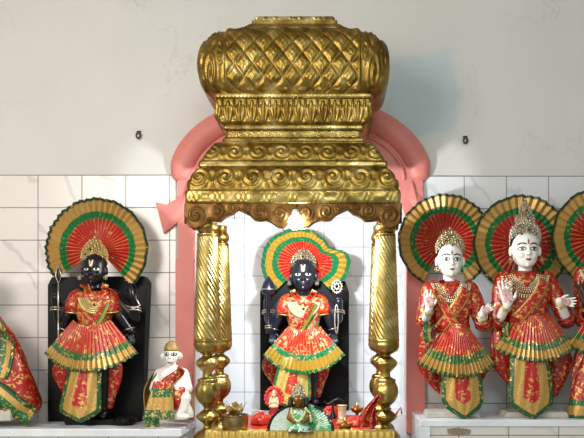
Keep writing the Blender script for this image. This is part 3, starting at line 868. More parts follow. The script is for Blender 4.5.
def blob_cloth(parent, name, rows, mat, d, fy=.6, wr=.004, n=40, closed=True):
    "rows: (y px, centre px, half width px, depth offset m)"
    s = d / F; P = []; U = []; R = smooth_tab(rows, 5)
    for i, (y, cx, hw, yo) in enumerate(R):
        c = W(cx, y, d); row = []; ur = []
        for k in range(n):
            a = 2 * pi * k / n; rr = hw * s + wr * (sin(a * 7 + i * .35) * .5 + sin(a * 11 - i * .5 + 1) * .35) * min(1, hw / 10)
            row.append((c.x + rr * cos(a), c.y + yo + rr * fy * sin(a), c.z)); ur.append((k / n, i / (len(R) - 1)))
        P.append(row); U.append(ur)
    mb = MB().grid(P, U, True)
    if closed: mb.f.append(tuple(range(n))); m = (len(R) - 1) * n; mb.f.append(tuple(m + k for k in range(n))[::-1])
    return link(name, mb, M[mat], parent)

def strip(parent, name, pts, hw, sf, mat, off=.004, yd=-.25, n=8, rad=None, smoothn=6, puff=.003):
    "a band of cloth laid over a surface; pts are (px,py) at depth ~ d along its middle"
    C = smooth_tab(pts, smoothn); mb = MB(); P = []; U = []
    last = yd
    for i, (x, y, d) in enumerate(C):
        x0, y0, _ = C[max(i - 1, 0)]; x1, y1, _ = C[min(i + 1, len(C) - 1)]
        L = hypot(x1 - x0, y1 - y0) or 1; nx, ny = -(y1 - y0) / L, (x1 - x0) / L
        row = []; ur = []; w = hw[0] + (hw[1] - hw[0]) * i / (len(C) - 1) if isinstance(hw, tuple) else hw
        for k in range(n + 1):
            q = k / n * 2 - 1; p = W(x + nx * w * q, y + ny * w * q, d)
            h = sf.hit(p.x, p.z, -1.2, None) if sf else None
            if h is None or abs(h - p.y) > .12: h = p.y
            p.y = h - off - puff * (1 - q * q) - .001 * sin(q * 9 + i); row.append(p); ur.append((i / len(C), (q + 1) / 2))
        P.append(row); U.append(ur)
    for _ in range(2):                      # relax the depth so the band hangs smoothly
        Q = [[p.y for p in r] for r in P]
        for i in range(1, len(P) - 1):
            for k in range(n + 1): P[i][k].y = min(Q[i][k], (Q[i - 1][k] + Q[i][k] + Q[i + 1][k]) / 3)
    mb.grid(P, U); return link(name, mb, M[mat], parent, thick=.0025)

def necklace(parent, sf, cx, y, rx, ry, d, mat='jewel', a0=200, a1=340, rows=(.62, .74, .87, 1.0), fringe=True, name='necklace'):
    "crescent of beads hanging from (cx,y)"
    mb = MB()
    for j, f in enumerate(rows):
        n = int(10 + 16 * f)
        for i in range(n + 1):
            a = radians(lerp(a0 - 12, a1 + 12, i / n)); p = W(cx + rx * f * cos(a), y - ry * f * sin(a), d)
            h = sf.hit(p.x, p.z, -1.2, p.y)
            if abs(h - p.y) > .12: h = p.y
            r = .0048 if j < len(rows) - 1 else .0056
            mb.ball((p.x, h - .004, p.z), r, 6, 4)
            if fringe and j == len(rows) - 1:
                mb.ball((p.x + .006 * cos(a), h - .003, p.z + .009 * sin(a)), .0045, 6, 5, .008, .004)
    p = W(cx, y + ry * .55, d); h = sf.hit(p.x, p.z, -1.2, p.y)
    o = link(name, mb, M[mat], parent)
    link('pendant', MB().ball((p.x, h - .006, p.z), .009, 8, 6, .007, .005), M['gem'], o); return o

def bead_line(parent, sf, pts, d, mat='jewel', r=.0032, name='bead_string', step=1.4):
    mb = MB(); C = smooth_tab(pts, 8); acc = 0
    for (x0, y0), (x1, y1) in zip(C, C[1:]):
        acc += hypot(x1 - x0, y1 - y0)
        if acc < step: continue
        acc = 0; p = W(x1, y1, d); h = sf.hit(p.x, p.z, -1.2, p.y) if sf else p.y
        if abs(h - p.y) > .13: h = p.y
        mb.ball((p.x, h - .003, p.z), r, 6, 4)
    return link(name, mb, M[mat], parent)

def bangle(parent, c, ax, r, mat='silver', t=.003, name='bangle'):
    ax = Vector(ax).normalized(); u = ax.cross(Vector((0, 1, .2))).normalized(); v = ax.cross(u)
    mb = MB().tube([c + u * r * cos(2 * pi * k / 20) + v * r * sin(2 * pi * k / 20) for k in range(21)], t, 6, False)
    return link(name, mb, M[mat], parent)
def earring(parent, c, r=.010, mat='silver'):
    mb = MB().ball(c, r * .55, 8, 6)
    for k in range(8): mb.ball(c + Vector((r * cos(k * pi / 4), -.002, r * sin(k * pi / 4))), r * .33, 6, 4)
    link('earring', mb, M[mat], parent)

def torso(mb, cx, d, rows, fy=.55):
    "rows (y, half width px)"
    s = d / F; c = W(cx, 300, d); P = []
    for y, hw in smooth_tab(rows, 3):
        P.append([(c.x + hw * s * cos(2 * pi * k / 24), c.y + hw * s * fy * sin(2 * pi * k / 24), wz(y, d)) for k in range(24)])
    k0 = len(mb.v); mb.grid(P, None, True); m = k0 + (len(P) - 1) * 24
    mb.f.append(tuple(k0 + k for k in range(24))); mb.f.append(tuple(m + k for k in range(24))[::-1])

V = Vector
# ---------- black deities (left one, and the one under the canopy)
def black_deity(name, label, cx, d, chin, fw, foot, g, lit):  # lit picks marble and cloth copies with the bulb's light in their colours
    """g(x,y) maps the figure's own px frame (authored for the left statue) to the photo frame"""
    base = W(*g(97, foot), d)
    root = thing(name, (base.x, base.y, base.z), label, 'statue', None)
    s = d / F
    def Q(x, y, dy=0): 
        gx, gy = g(x, y); p = W(gx, gy, d); p.y += dy; return p
    sc = abs(g(1, 0)[0] - g(0, 0)[0]); u = s * sc
    mb = MB()
    T, S, _ = add_head(mb, *g(97, 285), fw, d - .035)
    caps(mb, Q(97, 282, .0), Q(97, 294), 6.5 * u, 7 * u, 14)
    gx = g(97, 0)[0]
    torso(mb, gx, d, [(g(0, y)[1], hw * sc) for y, hw in [(288, 8), (291, 16), (295, 20), (302, 19), (312, 17), (322, 14), (332, 14), (345, 17), (352, 17)]])
    for sg in (-1, 1):      # legs
        chain(mb, [Q(97 + 8 * sg, 350), Q(97 + 9 * sg, 382, -.01), Q(97 + 8 * sg, 408, .0)], [9 * u, 7 * u, 5 * u])
        caps(mb, Q(97 + 9 * sg, 412, -.0), Q(97 + 13 * sg, 413, -.055), 4.5 * u, 3.5 * u)
        # upper (rear) arm: out and up, hand by the shoulder
        ox = 0 if (lit or sg < 0) else 5 / sc
        chain(mb, [Q(97 + 18 * sg, 295, .01), Q(97 + 35 * sg, 317, .0), Q(97 + 36.5 * sg, 298, -.03)], [6.5 * u, 5.6 * u, 4.2 * u], 12)
        hand(mb, Q(97 + 36.5 * sg, 296, -.034), V((-.1 * sg, -.25, 1)), V((sg, 0, 0)), V((-.5 * sg, -.8, 0)), 15 * u, 1.0, 1)
        # lower (front) arm
        chain(mb, [Q(97 + 17 * sg, 298, -.0), Q(97 + 26 * sg, 316, -.01), Q(97 + 31 * sg, 331, -.0)], [6.5 * u, 5.2 * u, 4 * u], 12)
        hand(mb, Q(97 + 31 * sg, 332, -.0), V((.1 * sg, -.1, -1)), V((sg, 0, 0)), V((-.5 * sg, -.8, 0)), 15 * u, .8, 1)
    body = remesh('body', mb, M['black_lit'] if lit else M['black'], root)
    sf = face_paint(root, body, T, S, dark=True, lips='lips_dark', tilak='u', eye=.92)
    # blue grey nose stud
    # clothes
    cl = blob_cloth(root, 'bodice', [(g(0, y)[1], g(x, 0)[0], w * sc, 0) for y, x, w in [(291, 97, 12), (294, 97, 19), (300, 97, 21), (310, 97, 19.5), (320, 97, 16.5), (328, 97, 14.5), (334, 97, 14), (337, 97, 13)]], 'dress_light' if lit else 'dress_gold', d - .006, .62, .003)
    s2 = Surf().add(body).add(cl)
    for sg in (-1, 1):   # flared sleeves
        pts = [Q(97 + 13 * sg, 292, 0), Q(97 + 18 * sg, 297, -.010), Q(97 + 20.5 * sg, 305, -.020), Q(97 + 20 * sg, 313, -.026)]
        m = MB().tube(pts, [5 * u, 6.6 * u, 6.9 * u, 6.6 * u], 20, False, .9); sl = link('sleeve', m, M['dress_red'] if not lit else M['dress_red_lit'], root, thick=.003)
        # gold edging on sleeve
        c = pts[-1]; r = 6.6 * u
        e = MB().tube([c + V((r * cos(2 * pi * k / 20), r * .9 * sin(2 * pi * k / 20), .1 * r * cos(2 * pi * k / 20) * sg)) for k in range(21)], .0035, 6, False); link('sleeve_edge', e, M['jewel'], sl)
        c = Q(97 + 36 * sg, 311, -.014); bangle(root, c, V((0, .2, 1)), 6.2 * u, 'silver', .0032, 'arm_bangle')
        bangle(root, Q(97 + 36 * sg, 308.5, -.017), V((0, .2, 1)), 5.9 * u, 'silver', .0026, 'arm_bangle')
        bangle(root, Q(97 + 30 * sg, 329, -.003), V((-.3 * sg, 0, 1)), 4.9 * u, 'silver', .0026, 'wrist_bangle')
        earring(root, T(.56 * sg, .30) + V((0, .52 * S, 0)), .0085)
    for sg in (-1, 1):
        strip(root, 'neck_scarf', [(*g(*p), d - .07) for p in [(97 + 11.5 * sg, 284), (97 + 9.5 * sg, 289), (97 + 5.5 * sg, 294), (97 + 1 * sg, 300)]], 3.0 * sc, s2, 'sash', .005)
    necklace(root, s2, *g(97, 297), 15 * sc, 14 * sc, d - .07, 'jewel' if not lit else 'cream', rows=(.5, .62, .74, .87, 1.0))
    bead_line(root, s2, [g(*p) for p in [(86, 296), (88, 312), (97, 322), (106, 312), (108, 296)]], d - .07, 'silver')
    strip(root, 'front_drape', [(*g(*p), d - .08) for p in [(108, 299), (103, 312), (96, 325), (90, 338), (88, 346)]], 5 * sc, s2, 'shawl', .006)
    # crown and forehead band
    cr = [(12.6, 260), (13.0, 256), (12.2, 251), (9.6, 246), (6, 241), (2.6, 237)]
    k = fw / 23.5
    cyy = lambda y: g(97, 285)[1] + (y - 285) * k if (y >= 260 or not lit) else g(97, 285)[1] - 25 * k + (y - 260) * k * .68
    crown(root, [(a * k * (.93 if lit else 1), cyy(y)) for a, y in cr], g(97, 0)[0], d - .008, 'crown', 'jewel' if not lit else 'silver', .95, gems=[(g(97, 0)[0], cyy(250)), (g(97, 0)[0] - 5 * k, cyy(255)), (g(97, 0)[0] + 5 * k, cyy(255))])
    mb = MB(); c = W(g(97, 0)[0], cyy(264), d - .008)
    for row, dz in ((0, 0), (1, .006)):
        mb.tube([(c.x + 12.9 * k * s * cos(pi * i / 24), c.y - 13.0 * k * s * sin(pi * i / 24) , c.z + dz + .020 * sin(pi * i / 24)) for i in range(25)], .0034, 6)
    link('forehead_band', mb, M['silver'], root)
    sk = skirt(root, 304, 0, 318, 55, 48, d - .05, 'skirt_lit', 19, 12, belly=.07, topw=7) if lit else skirt(root, 90.5, 0, 301, 70, 42, d - .05, 'skirt', 19, 25, belly=.07, topw=2)
    pn = panel(root, [(g(0, y)[1], w * sc, g(x, 0)[0]) for y, w, x in [(362, 16, 88.5), (385, 18.5, 86), (402, 20.5, 84.5), (411, 20.8, 84), (416, 13, 84.5), (421.5, 1.5, 85)]], d - .085, 'panel_lit' if lit else 'panel')
    for sg, rr in ((-1, [(345, 82, 7, .02), (352, 77, 9, .015), (365, 70, 14, .01), (376, 66, 11, .01), (386, 67, 7, .01), (395, 68, 2.5, .01)]), (1, [(345, 101, 7, .02), (352, 105, 9, .015), (365, 111, 13, .01), (380, 112, 11, .01), (395, 110, 8, .01), (409, 108, 6, .01)])):
        blob_cloth(root, 'trouser_leg', [(g(0, y)[1], g(x, 0)[0], w * sc, yo) for y, x, w, yo in rr], 'dress_red', d, .5, .004)
    return root, Q, u, T, S, s2
M['dress_red_lit'] = brocade('red_brocade_lit', [(0, 'd5301f', 0), (.9, 'd5301f', 0)], .56, 42)  # lit copy of the red brocade, bulb light put into the red

def slab_box(mb, x0, x1, y0, y1, da, db):
    a = W(x0, y0, da); b = W(x1, y1, da); ya, yb = da - DW, db - DW
    c = .012
    mb.prism([(a.x, b.z), (a.x, a.z - c), (a.x + c, a.z), (b.x - c, a.z), (b.x, a.z - c), (b.x, b.z)], ya, yb)

# left black deity
idg = lambda x, y: (x - 2.5 + (5 if x > 124 else 0), y)
rootL, Q, u, T, S, sfL = black_deity('black_deity_statue', 'black four armed deity statue in red dress before a black slab, on the left ledge', 97, 3.19, 285, 23, 419, idg, False)
fan(rootL, 98.5, 250, 51, 3.285, -46, 216, 'fan')
zb = HL
mb = MB(); a, b = wx(47.5, 3.30), wx(147.5, 3.30)
mb.prism([(a, zb), (a, wz(285, 3.3)), (a + .02, wz(277, 3.3)), (b - .02, wz(276, 3.3)), (b, wz(282, 3.3)), (b - .028, zb)], 3.30 - DW, 3.375 - DW)
mb.prism([(wx(68, 3.2), zb), (wx(66, 3.2), zb + .028), (wx(132, 3.2), zb + .028), (wx(134, 3.2), zb)], -.235, -.1)
mb.ball((wx(126, 3.2), -.22, zb + .018), .055, 12, 6, .03)
link('back_slab', mb, M['slab'], rootL, smooth=False, bevel=.004)
# lotus staff (left of picture), painted silver outline
mb = MB(); st = Q(66, 266, -.065)
dia = [Q(66, 266, -.065), Q(69.5, 277, -.065), Q(67, 285, -.065), Q(63.5, 277, -.065), Q(66, 266, -.065)]
mb.tube(dia, .0022, 6); mb.tube([Q(66.5, 285, -.065), Q(66.5, 315, -.066)], .0035, 8); mb.tube([Q(66.5, 315, -.066), Q(66.5, 345, -.066)], .003, 8)
link('lotus_staff', mb, M['silver'], rootL)
core = MB().ball(Q(66.3, 276, -.055), .013, 8, 8, .038, .008); link('lotus_bud', core, M['black'], rootL)
# conch (right of picture)
mb = MB().tube([Q(131, 284, -.055), Q(132, 289, -.06), Q(133, 297, -.062), Q(134, 304, -.058)], [.004, .014, .017, .005], 12); link('conch', mb, M['black'], rootL)
mb = MB().tube([Q(127, 282, -.07), Q(131, 281, -.074), Q(134, 284, -.072)], .0025, 6)
link('conch_trim', mb, M['silver'], rootL); mb = MB().tube([Q(128, 306, -.075), Q(136, 309, -.08), Q(142, 306, -.07), Q(138, 299, -.076)], .003, 6); link('silver_cord', mb, M['silver'], rootL)

# central black deity
gc = lambda x, y: (303.5 + (x - 97) * .97, 291 + (y - 285) * .86)
rootC, Q, u, T, S, sfC = black_deity('black_deity_statue', 'black four armed deity statue under the brass canopy, holding a silver discus', 303, 3.50, 291, 24.2, 421, gc, True)
def rfc(a):
    return interp([(-60, 34), (-30, 42), (-15, 45), (0, 46), (12, 43.5), (22, 33), (30, 28.5), (40, 29.5), (55, 30), (70, 31), (90, 32), (110, 34), (135, 38), (150, 41), (180, 42.5), (200, 43), (225, 40)], a)
fan(rootC, 304.5, 262, 45, 3.565, -48, 226, 'fan_lit', 34, rfc)
a, b = wx(260, 3.6), wx(349, 3.6)
mb = MB().prism([(a, ZN), (a, wz(292, 3.6)), (a + .02, wz(281, 3.6)), (b - .02, wz(281, 3.6)), (b, wz(292, 3.6)), (b, ZN)], 3.60 - DW, 3.67 - DW)
mb.box((wx(275, 3.5), 3.42 - DW, ZN), (wx(332, 3.5), 3.6 - DW, ZN + .035))
link('back_slab', mb, M['slab'], rootC, smooth=False, bevel=.004)
# discus
c = Q(131.3, 281, -.075); mb = MB()
mb.tube([c + V((.024 * cos(k * pi / 12), 0, .030 * sin(k * pi / 12))) for k in range(25)], .0035, 6, False)
mb.tube([c + V((.011 * cos(k * pi / 12), 0, .013 * sin(k * pi / 12))) for k in range(25)], .0025, 6, False)
for k in range(8): mb.tube([c + V((.005 * cos(k * pi / 4), 0, .006 * sin(k * pi / 4))), c + V((.023 * cos(k * pi / 4), 0, .029 * sin(k * pi / 4)))], .0022, 6)
for k in range(16): mb.ball(c + V((.028 * cos(k * pi / 8), 0, .035 * sin(k * pi / 8))), .0036, 6, 4)
link('discus', mb, M['silver'], rootC)
c = Q(131, 318, -.075)
mb = MB().tube([c + V((.009 * cos(k * pi / 12), 0, .072 * sin(k * pi / 12) )) for k in range(25)], .0028, 6, False); link('staff_loop', mb, M['silver'], rootC)
# mace
mb = MB(); c = Q(62, 280.5, -.06)
mb.lathe((c.x, c.y), [(.002, c.z + .052), (.012, c.z + .04), (.026, c.z + .018), (.034, c.z - .004), (.036, c.z - .026), (.028, c.z - .04), (.012, c.z - .046), (.010, c.z - .19), (.014, c.z - .20), (.012, c.z - .24)], 18)
link('mace', mb, M['black_lit'], rootC)
mb = MB().tube([c + V((.037 * cos(k * pi / 12), .037 * sin(k * pi / 12), -.016)) for k in range(25)], .0025, 6, False); link('mace_ring', mb, M['silver'], rootC)
mb = MB().tube([c + V((.016 * cos(k * pi / 12), .016 * sin(k * pi / 12), -.200)) for k in range(25)], .0028, 6, False); link('mace_ring', mb, M['silver'], rootC)
mb = MB().tube([c + V((.016 * cos(k * pi / 12), .016 * sin(k * pi / 12), -.210)) for k in range(25)], .0028, 6, False); link('mace_ring', mb, M['silver'], rootC)

# ---------- white marble deities on the right ledge
def white_deity(label, hx, chin, fw, sh_y, sh_w, waist, d, skirtp, panelp, legs, crown_prof, neck, handL, handR, foot=417, fan_p=None, gems=None, hair=True, male=False, skin='white', palms='palm', head_turn=0):
    base = W(hx, foot, d); root = thing('deity_statue', (base.x, base.y, HR), label, 'statue')
    s = d / F
    def Q(x, y, dy=0): p = W(x, y, d); p.y += dy; return p
    mb = MB(); T, S, _ = add_head(mb, hx, chin, fw, d - .035, head_turn)
    caps(mb, Q(hx, chin - 4, .0), Q(hx, chin + 9), 6.5 * s, 7.5 * s, 14)
    torso(mb, hx + 1, d, [(sh_y - 2, 8), (sh_y + 2, sh_w * .7), (sh_y + 8, sh_w * .82), (sh_y + 20, sh_w * .72), (waist, sh_w * .55), (waist + 20, sh_w * .68), (waist + 30, sh_w * .6)], .5)
    for sg in (-1, 1):
        chain(mb, [Q(hx + 4 + 8 * sg, waist + 24), Q(hx + 8 + 7 * sg, 385), Q(hx + 9 + 6 * sg, foot - 5)], [9 * s, 7 * s, 5 * s])
        caps(mb, Q(hx + 9 + 6 * sg, foot - 3), Q(hx + 9 + 8 * sg, foot - 3, -.045), 4.2 * s, 3.4 * s)
    # arms
    arms = []
    for sg, H in ((-1, handL), (1, handR)):
        if not H: continue
        S0 = Q(hx + sg * sh_w * .78, sh_y + 6); E = Q(*H['elbow']); Wr = Q(*H['wrist'])
        chain(mb, [S0, E, Wr], [6.6 * s, 5.5 * s, 3.9 * s], 12)
        hand(mb, Wr, V(H['up']), V(H['side']), V(H['out']), H['L'] * s, H.get('curl', .3), H.get('thumb', 1), .13)
        arms.append((sg, S0, E, Wr, H))
    body = remesh('body', mb, M[skin], root, .0026)
    sf = face_paint(root, body, T, S, lips='lips')
    # painted palms
    for sg, S0, E, Wr, H in arms:
        if H.get('paint'):
            up = V(H['up']).normalized(); side = V(H['side']).normalized(); L = H['L'] * s; m = MB()
            poly = ell(0, .32, .25, .30)
            def TT(a, b): 
                q = Wr + side * a * L + up * b * L; q.y -= .08; return q
            patch(m, sf, TT, poly, .001, Wr.y - .01); link('painted_palm', m, M[palms], root, thick=.0005)
    # dress
    cl = blob_cloth(root, 'dress_bodice', [(sh_y - 3, hx, 9, 0), (sh_y + 1, hx + .5, sh_w * .72, 0), (sh_y + 7, hx + 1, sh_w * .92, 0), (sh_y + 20, hx + 1, sh_w * .86, -.005), (waist - 4, hx + 1, sh_w * .68, -.01), (waist + 4, hx + 2, sh_w * .66, -.008), (waist + 10, hx + 3, sh_w * .60, -.004)], 'dress_red', d - .004, .58, .004)
    s2 = Surf().add(body).add(cl)
    for sg, S0, E, Wr, H in arms:
        k = H.get('cover', .55); end = E.lerp(Wr, k)
        pts = [S0 + V((-sg * 6 * s, 0, 4 * s)), S0, S0.lerp(E, .5), E, end]
        m = MB().tube([tuple(p) for p in smooth_tab([tuple(p) for p in pts], 4)], [interp([(0, 6 * s), (4, 7.8 * s), (8, 8.4 * s), (12, 8.4 * s), (16, 7.2 * s)], i) + .0018 * sin(i * 2.2) for i in range(17)], 20, False)
        sl = link('sleeve', m, M['dress_red'], root, thick=.003); s2.add(sl)
        dirv = (Wr - E).normalized()
        for kk in (.0, .2, .4):
            bangle(root, Wr - dirv * (.012 + kk * .03), dirv, 5.0 * s, 'jewel', .0026)
    # neckline scarf, necklace
    cx, ny = hx + 1, chin + 4
    for sg in (-1, 1):
        strip(root, 'neck_scarf', [(*p, d - .06) for p in [(hx + sg * 8, chin + 3), (hx + sg * 6.5, chin + 8), (hx + sg * 2, chin + 14), (hx - sg * 2, chin + 18)]], 2.6, s2, 'dress_red', .006)
    necklace(root, s2, neck[0], neck[1], neck[2], neck[3], d - .08, 'jewel2', 200, 340, (.50, .58, .67, .76, .86, 1.0))
    for sg in (-1, 1): earring(root, T(.56 * sg, .28) + V((0, .55 * S, 0)), .009, 'jewel')
    # hair
    hs = fw * s; hc = T(0, .98) + V((0, .75 * S, 0))
    if hair:
        m = MB(); P = []
        for i in range(9):
            z = lerp(.78, 1.42, i / 8); w = interp([(.78, .50), (1.0, .515), (1.2, .46), (1.35, .30), (1.45, .1)], z)
            P.append([T(0, z) + V((w * S * cos(2 * pi * k / 28), (.75 + .06 + (w + .04) * sin(2 * pi * k / 28) * (1 if sin(2 * pi * k / 28) > 0 else .70)) * S, 0)) + (V((0, 0, .17 * S * max(0, -sin(2 * pi * k / 28)) ** 1.0)) if i == 0 else V((0, 0, .17 * S * (1 - i / 8) * max(0, -sin(2 * pi * k / 28))))) for k in range(28)])
        m.grid(P, None, True); link('hair', m, M['hair'], root, thick=.002)
    crown(root, crown_prof, hx, d - .015, 'crown', 'silver' if male else 'jewel2', .95, gems=gems)
    if skirtp:
        cxs, pv, R, ang, r0, skew = skirtp
        skirt(root, cxs, 0, pv, R, ang, d - .05, 'skirt', 19, r0, belly=.075, skew=skew)
    if panelp: panel(root, panelp, d - .085, 'panel')
    for rr in legs: blob_cloth(root, 'trouser_leg', rr, 'dress_red', d, .5, .005)
    if fan_p: fan(root, *fan_p, 'fan')
    return root, Q, s2, T, S

rG, Q, s2, T, S = white_deity('white faced goddess statue with domed gold crown and red dress, nearest the pink pillar', 450, 277, 25.5, 284, 26, 324, 3.19,
    (457.5, 310, 66.5, 36, 14, -1), [(366, 19.5, 461), (385, 20.5, 461.5), (400, 21, 462), (408, 17, 462.5), (419, 1.5, 463.5)],
    [[(318, 438, 8, .018), (330, 434, 12, .016), (350, 431, 12, .014), (365, 431, 12, .012), (377, 433, 9, .012), (386, 436, 5, .012), (394, 439, 1.5, .012)], [(355, 478, 8, .012), (368, 481, 8, .012), (378, 480, 5, .012), (388, 479, 1.5, .012)]],
    [(13.6, 252), (14, 247), (12.6, 242), (10.5, 238), (7, 234), (4, 231.5), (3, 229)], (453, 281, 18, 19),
    dict(elbow=(424, 322, -.01), wrist=(427, 309, -.075), up=(0, .1, 1), side=(-1, 0, 0), out=(0, -1, .1), L=19, curl=.25, thumb=1, cover=.3, paint=True),
    dict(elbow=(483, 324, -.01), wrist=(478, 315, -.08), up=(.55, -.3, .55), side=(.6, 0, -.6), out=(0, -1, 0), L=15, curl=.8, thumb=1, cover=.6, paint=True),
    fan_p=(444.5, 242, 47, 3.335, -62, 242), gems=[(450, 237), (444, 242), (456, 242), (450, 247)])
rM, Q2, s3, T2, S2 = white_deity('white faced deity statue with tall tiered silver crown and raised open palm', 525, 268, 27.5, 274, 29, 318, 3.19,
    (534, 292, 69, 36, 24, 1), [(354, 19, 529), (375, 21, 530), (395, 22.5, 530), (405, 21, 530), (412, 12, 530.5), (418.5, 1.5, 531)],
    [[(316, 508, 6, .018), (326, 504, 11, .014), (345, 503, 12, .012), (362, 504, 12, .012), (374, 507, 8, .012), (384, 510, 2, .012)], [(340, 556, 9, .012), (355, 560, 12, .012), (370, 561, 10, .012), (385, 558, 6, .012), (397, 556, 2, .012)]],
    [(14.3, 244), (15.2, 238), (14.2, 231), (11.8, 226.5), (9.2, 225), (9.6, 220), (8.2, 215.5), (5.6, 214), (5.6, 209), (3.4, 205.5), (1.8, 200)], (527, 273, 22, 22),
    dict(elbow=(497, 322, -.01), wrist=(503, 305, -.085), up=(-.12, .1, 1), side=(-1, 0, 0), out=(0, -1, .1), L=25, curl=.12, thumb=1, cover=.2, paint=True),
    dict(elbow=(566, 320, -.01), wrist=(553, 302, -.09), up=(1, -.2, -.12), side=(0, 0, -1), out=(0, -1, .1), L=17, curl=.6, thumb=1, cover=.1, paint=True),
    fan_p=(520.5, 244.5, 48.5, 3.30, -75, 255), gems=[(525, 232), (518, 236), (532, 236), (525, 220), (525, 211)], male=True)
# green lining of the drape at the goddess' side and a red-gold sash on both
strip(rG, 'side_sash', [(x, y, 3.1) for x, y in [(468, 289), (460, 303), (449, 318), (440, 330)]], 6, s2, 'sash', .006)
strip(rG, 'side_sash', [(x, y, 3.1) for x, y in [(434, 289), (443, 303), (452, 318), (459, 330)]], 4, s2, 'sash', .009)
strip(rG, 'green_lining', [(x, y, 3.14) for x, y in [(428, 322), (427, 332), (429, 342)]], 4.5, s2, 'border', .012)
strip(rM, 'side_sash', [(x, y, 3.1) for x, y in [(545, 280), (539, 294), (528, 308), (518, 319)]], 6, s3, 'sash', .006)
strip(rM, 'green_lining', [(x, y, 3.15) for x, y in [(506, 322), (505, 328), (506, 336)]], 3.5, s3, 'border', .012)
# stone bases
for r, x0, x1, x2, x3, y in ((rG, 424, 478, 427, 475, 410), (rM, 500, 566, 504, 562, 411)):
    m = MB(); a, b, c2, d2 = (wx(v, 3.19) for v in (x0, x1, x2, x3))
    m.prism([(a, HR), (b, HR), (d2, HR + .026), (c2, HR + .026)], -.275, -.12); link('stone_base', m, M['stone_base'], r, smooth=False, bevel=.004)

# far right statue, cut by the frame: brown hand, fan and drape
rR, Q3, s4, T3, S3 = white_deity('dark brown handed statue with pleated fan, cut off by the right picture edge', 603, 262, 26, 270, 27, 316, 3.19,
    (608, 290, 69, 36, 24, 0), None, [[(335, 590, 9, -.02), (355, 585, 12, -.02), (380, 582, 12, -.02), (400, 582, 12, -.02), (411, 584, 8, -.02)]],
    [(14.5, 238), (14.8, 232), (13, 226), (9, 219), (4, 213)], (603, 267, 18, 18),
    dict(elbow=(584, 322, -.01), wrist=(582, 306, -.075), up=(-.2, .1, 1), side=(-1, 0, 0), out=(0, -1, .1), L=27, curl=.15, thumb=1, cover=.05, paint=False), None,
    fan_p=(600, 238, 50, 3.265, -75, 255), skin='brownhand', gems=[(603, 228)])
blob_cloth(rR, 'hanging_drape', [(352, 592, 8, -.03), (370, 590, 14, -.03), (390, 590, 19, -.03), (408, 590, 23, -.03), (417, 590, 24, -.03)], 'shawl_v', 3.17, .5, .004) if False else None
M['shawl_h'] = brocade('drape_with_bands', [(0, 'b3130f', 0), (.66, '12602c', 0), (.74, 'bd944a', 1), (.90, '14521f', 0)], .57, 36)
blob_cloth(rR, 'hanging_drape', [(340, 597, 9, -.03), (360, 593, 14, -.03), (385, 590, 19, -.03), (405, 590, 23, -.03), (417, 590, 24.5, -.03)], 'shawl_h', 3.16, .5, .004)

# far left statue, cut by the frame
base = W(-24, 419, 3.2); rF = thing('draped_statue', (base.x, base.y, HL), 'statue under a red drape with green gold borders, cut off by the left picture edge', 'statue')
mb = MB(); T4, S4, _ = add_head(mb, -26, 303, 25, 3.17)
s_ = 3.2 / F
caps(mb, W(-26, 298, 3.2), W(-26, 312, 3.2), 7 * s_, 8 * s_, 14)
torso(mb, -26, 3.2, [(309, 9), (314, 22), (325, 24), (345, 22), (365, 24), (385, 30), (410, 34), (421, 35)], .6)
body = remesh('body', mb, M['white'], rF); face_paint(rF, body, T4, S4)
dr = blob_cloth(rF, 'drape', [(313, -24, 20, 0), (322, -20, 24, 0), (335, -15, 31, -.01), (350, -12, 35, -.015), (365, -11, 40, -.02), (380, -10, 46, -.025), (395, -9, 51, -.03), (404, -9, 52.5, -.03), (412, -11, 50, -.03)], 'dress_red', 3.2, .5, .005)
# cloth rises on the outer side: white plinth shows at the lower left
sd = Surf().add(dr)
strip(rF, 'edge_band', [(x, y, 3.1) for x, y in [(-2, 322), (2, 335), (4, 350), (4, 365), (2, 378)]], (5, 7), sd, 'border', .006)
strip(rF, 'hem_band', [(x, y, 3.1) for x, y in [(-12, 384), (2, 391), (14, 402), (24, 412), (33, 417)]], (9, 9.5), sd, 'border', .010)
m = MB()
m.box(W(-60, 421, 3.06), V((wx(10, 3.06), -.14, wz(410, 3.06)))); m.box(W(-56, 410, 3.08), V((wx(7, 3.08), -.16, wz(402, 3.08))))
link('marble_plinth', m, M['stone_base'], rF, smooth=False, bevel=.004)

# ---------- small kneeling white statue with red shawl
sx = 171; base = W(sx, 418, 3.12); rK = thing('small_marble_statue', (base.x, base.y, HL), 'small white marble seated statue in red and green shawl, beside the left pink pillar', 'statue')
d = 3.14; s_ = d / F
def K(x, y, dy=0): p = W(x, y, d); p.y += dy; return p
mb = MB(); Tk, Sk, _ = add_head(mb, 171.5, 364, 14.5, d - .02)
for sg in (-1, 1): mb.ball(K(171.5 + 8.5 * sg, 356, 0), 3 * s_, 8, 8, 3.6 * s_, 1.5 * s_)
mb.ball(K(171.5, 360.5, -.036), 4.0 * s_, 10, 8, 2.6 * s_, 3 * s_)
caps(mb, K(171.5, 362), K(171.5, 370), 4.5 * s_, 5 * s_)
torso(mb, 171.5, d, [(365, 5), (369, 13), (377, 16), (390, 15.5), (402, 18), (412, 22), (417.5, 22)], .62)
chain(mb, [K(160, 374), K(156, 388, -.02), K(163, 396, -.06)], [6 * s_, 5.4 * s_, 4 * s_])
hand(mb, K(163, 396, -.06), V((1, -.1, .2)), V((0, 0, -1)), V((0, -1, 0)), 11 * s_, .7, 1)
chain(mb, [K(183, 374), K(188, 388, -.02), K(180, 388, -.055)], [6 * s_, 5.6 * s_, 4 * s_])
hand(mb, K(180, 388, -.06), V((-1, -.1, .25)), V((0, 0, -1)), V((0, -1, 0)), 11 * s_, .7, 1)
chain(mb, [K(164, 405, 0), K(156, 411, -.06), K(162, 414, -.03)], [7 * s_, 5 * s_, 4 * s_])
